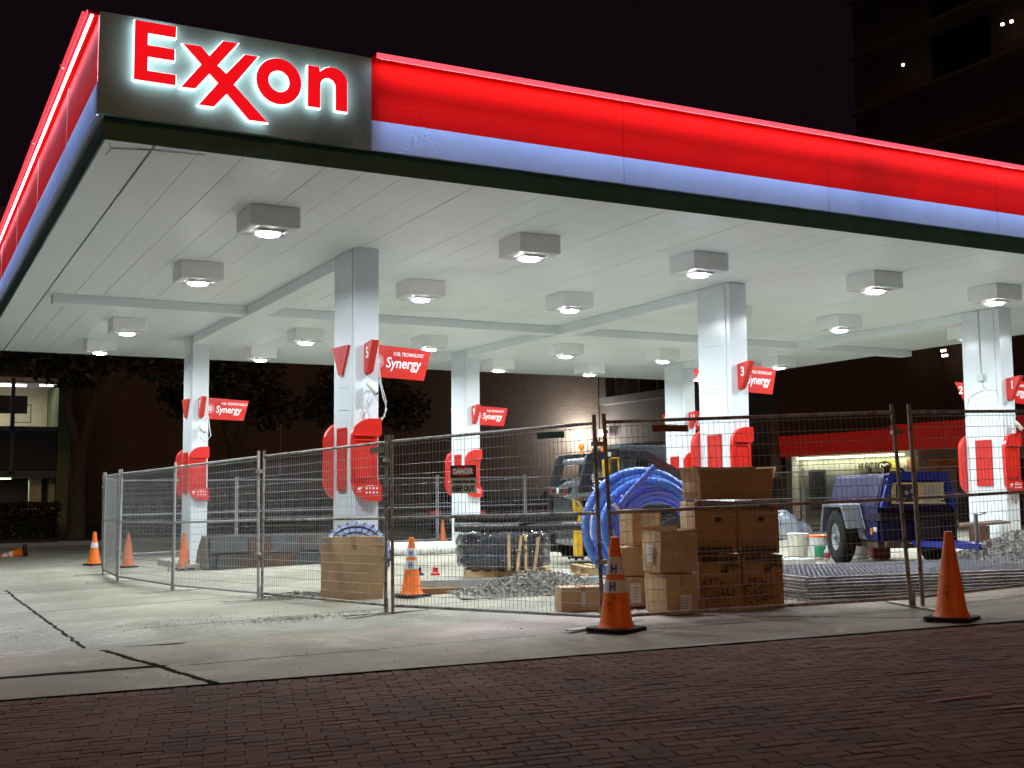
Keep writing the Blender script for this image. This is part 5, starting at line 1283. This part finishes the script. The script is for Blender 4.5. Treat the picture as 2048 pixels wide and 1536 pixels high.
def tree(loc, h, r_, label, clumps, forks):
    z = gz(*loc); t = empty('street_tree', (loc[0], loc[1], z), 0, label, 'tree', 'dark trees behind the forecourt')
    B = MB()
    for path, ra, rb in forks:
        n_ = len(path); pts = []; rs = []
        for i in range(n_-1):
            for q in range(4):
                f_ = q/4; pts.append(Vector(path[i]).lerp(Vector(path[i+1]), f_)+Vector((nz.noise(Vector((i+f_, ra, 1)))*.05, 0, 0))); rs.append(ra+(rb-ra)*(i+f_)/(n_-1))
        pts.append(Vector(path[-1])); rs.append(rb); B.tube(pts, rs, 10)
    B.build('trunk', M_bark, t, True)
    B = MB()
    for (c_, R3, n_) in clumps: leaves(B, c_, R3, n_, .14)
    B.build('crown', M_leaf, t, keepn=True); return t
fk = [([(0, 0, -.1), (.02, 0, .6), (.0, 0, 2.0), (.1, 0, 3.0)], .32, .24), ([(.1, 0, 2.9), (-.25, 0, 4.0), (-.5, .2, 5.4), (-.9, .3, 6.8)], .17, .08), ([(.1, 0, 2.9), (.45, 0, 4.2), (.6, .1, 5.6), (.9, .2, 7.2)], .18, .08), ([(.35, 0, 4.0), (1.2, .1, 5.2), (2.2, .2, 6.0)], .10, .04)]
tree((5.33, 41.4), 8, 3, 'dark leaved tree with pale forked trunk beside the lit office window', [((-1.6, 0, 6.4), (1.8, 1.5, 1.1), 1500), ((.8, 0, 7.0), (2.0, 1.6, 1.4), 1700), ((-3.3, 0, 6.3), (1.3, 1.2, .8), 800), ((2.6, .2, 6.2), (1.2, 1.2, .9), 700), ((-.2, 0, 5.6), (1.2, 1.2, .6), 500)], fk)
tree((16.5, 44.5), 8, 3, 'dark tree against the brick wall between the number 5 and 9 columns', [((0, 0, 5.8), (2.0, 1.6, 1.6), 1700), ((1.6, 0, 4.8), (1.3, 1.2, 1.0), 700), ((-1.5, 0, 4.9), (1.3, 1.2, .9), 700)], fk[:3])
tree((11.0, 43.5), 8, 3, 'dark tree against the brick wall between the two left columns', [((0, 0, 6.0), (2.0, 1.6, 1.7), 1700), ((1.4, 0, 4.7), (1.2, 1.1, 1.0), 600), ((-1.6, 0, 5.0), (1.2, 1.1, .9), 600)], fk[:3])
def hedge(x0, x1, y0, h, label, n_):
    t = empty('hedge', (x0, y0, gz(x0, y0)+.08), 0, label, 'hedge')
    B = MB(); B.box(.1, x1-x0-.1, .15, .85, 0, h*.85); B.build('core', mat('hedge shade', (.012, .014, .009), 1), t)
    B = MB()
    for _ in range(n_):
        p = Vector((random.uniform(0, x1-x0), random.uniform(0, 1.0), random.uniform(.0, h+.06*random.random())))
        if random.random() < .5: p.y = random.uniform(0, .15)
        else: p.z = h+random.uniform(-.12, .05)
        d1 = Vector((random.gauss(0, 1), random.gauss(0, 1), random.gauss(0, 1))).normalized()*.07; d2 = d1.cross(Vector((random.gauss(0, 1), random.gauss(0, 1), random.gauss(0, 1)))).normalized()*.04
        B.bm.faces.new([B.bm.verts.new(x_) for x_ in (p-d1, p+d2, p+d1, p-d2)])
    B.build('foliage', M_leaf, t, keepn=True)
hedge(-6, 5.0, 42.6, 1.25, 'clipped dark hedge in front of the office building', 9000)
hedge(6.2, 13.5, 40.2, 1.15, 'dark hedge behind the back fence at left', 7000)
hedge(20.5, 29, 41.0, 1.0, 'dark hedge behind the back fence right of the number 9 column', 6000)

# ---------------------------------------------------------------- parked car behind the back fence
def car(loc, rz, col, label):
    t = empty('parked_car', (loc[0], loc[1], gz(*loc)+.0), rz, label, 'car')
    cm = mat('car paint '+label[:12], col, .25, .2, .1, 3, .0, coat=.8)
    B = MB()  # local x forward, rear at x=0
    side = [(0, .42), (.0, .85), (.12, .95), (.55, 1.0), (1.1, 1.38), (2.3, 1.42), (3.1, 1.02), (4.2, .88), (4.4, .6), (4.35, .32), (.1, .32)]
    B.prism(side, -.88, .88, 'y'); B.bevel(.05, 3); B.build('body', cm, t, True)
    B = MB(); B.prism([(.60, 1.03), (1.08, 1.345), (1.06, 1.355), (.56, 1.04)], -.68, .68, 'y'); B.build('rear_window', M_dwin, t)
    B = MB(); B.prism([(1.0, 1.04), (1.3, 1.34), (2.25, 1.37), (2.9, 1.04)], -.886, -.882, 'y'); B.prism([(1.0, 1.04), (1.3, 1.34), (2.25, 1.37), (2.9, 1.04)], .882, .886, 'y'); B.build('side_window', M_dwin, t)
    for s_ in (-1, 1):
        B = MB(); B.box(-.012, .06, min(s_*.52, s_*.86), max(s_*.52, s_*.86), .72, .84); B.bevel(.01, 1); B.build('tail_light', mat('red tail lamp lens', (.55, .02, .015), .2, emit=(1, .03, .02), es=.12), t)
        for x_ in (.75, 3.5):
            B = MB(); B.lathe([(.19, -.1), (.30, -.1), (.32, -.06), (.32, .06), (.30, .1), (.19, .1), (.19, -.1)], 24, Matrix.Translation((x_, s_*.80, .32)) @ Matrix.Rotation(pi/2, 4, 'X')); B.build('wheel', M_black, t, True)
    B = MB(); B.box(-.02, -.004, -.26, .26, .50, .62); B.build('number_plate', M_label, t)
    return t
car((15.6, 33.6), rad(62), (.02, .022, .028), 'dark parked car with red tail lamps seen through the back fence')
car((20.3, 33.2), rad(80), (.25, .02, .02), 'red parked car glimpsed behind the back fence beside the loader')
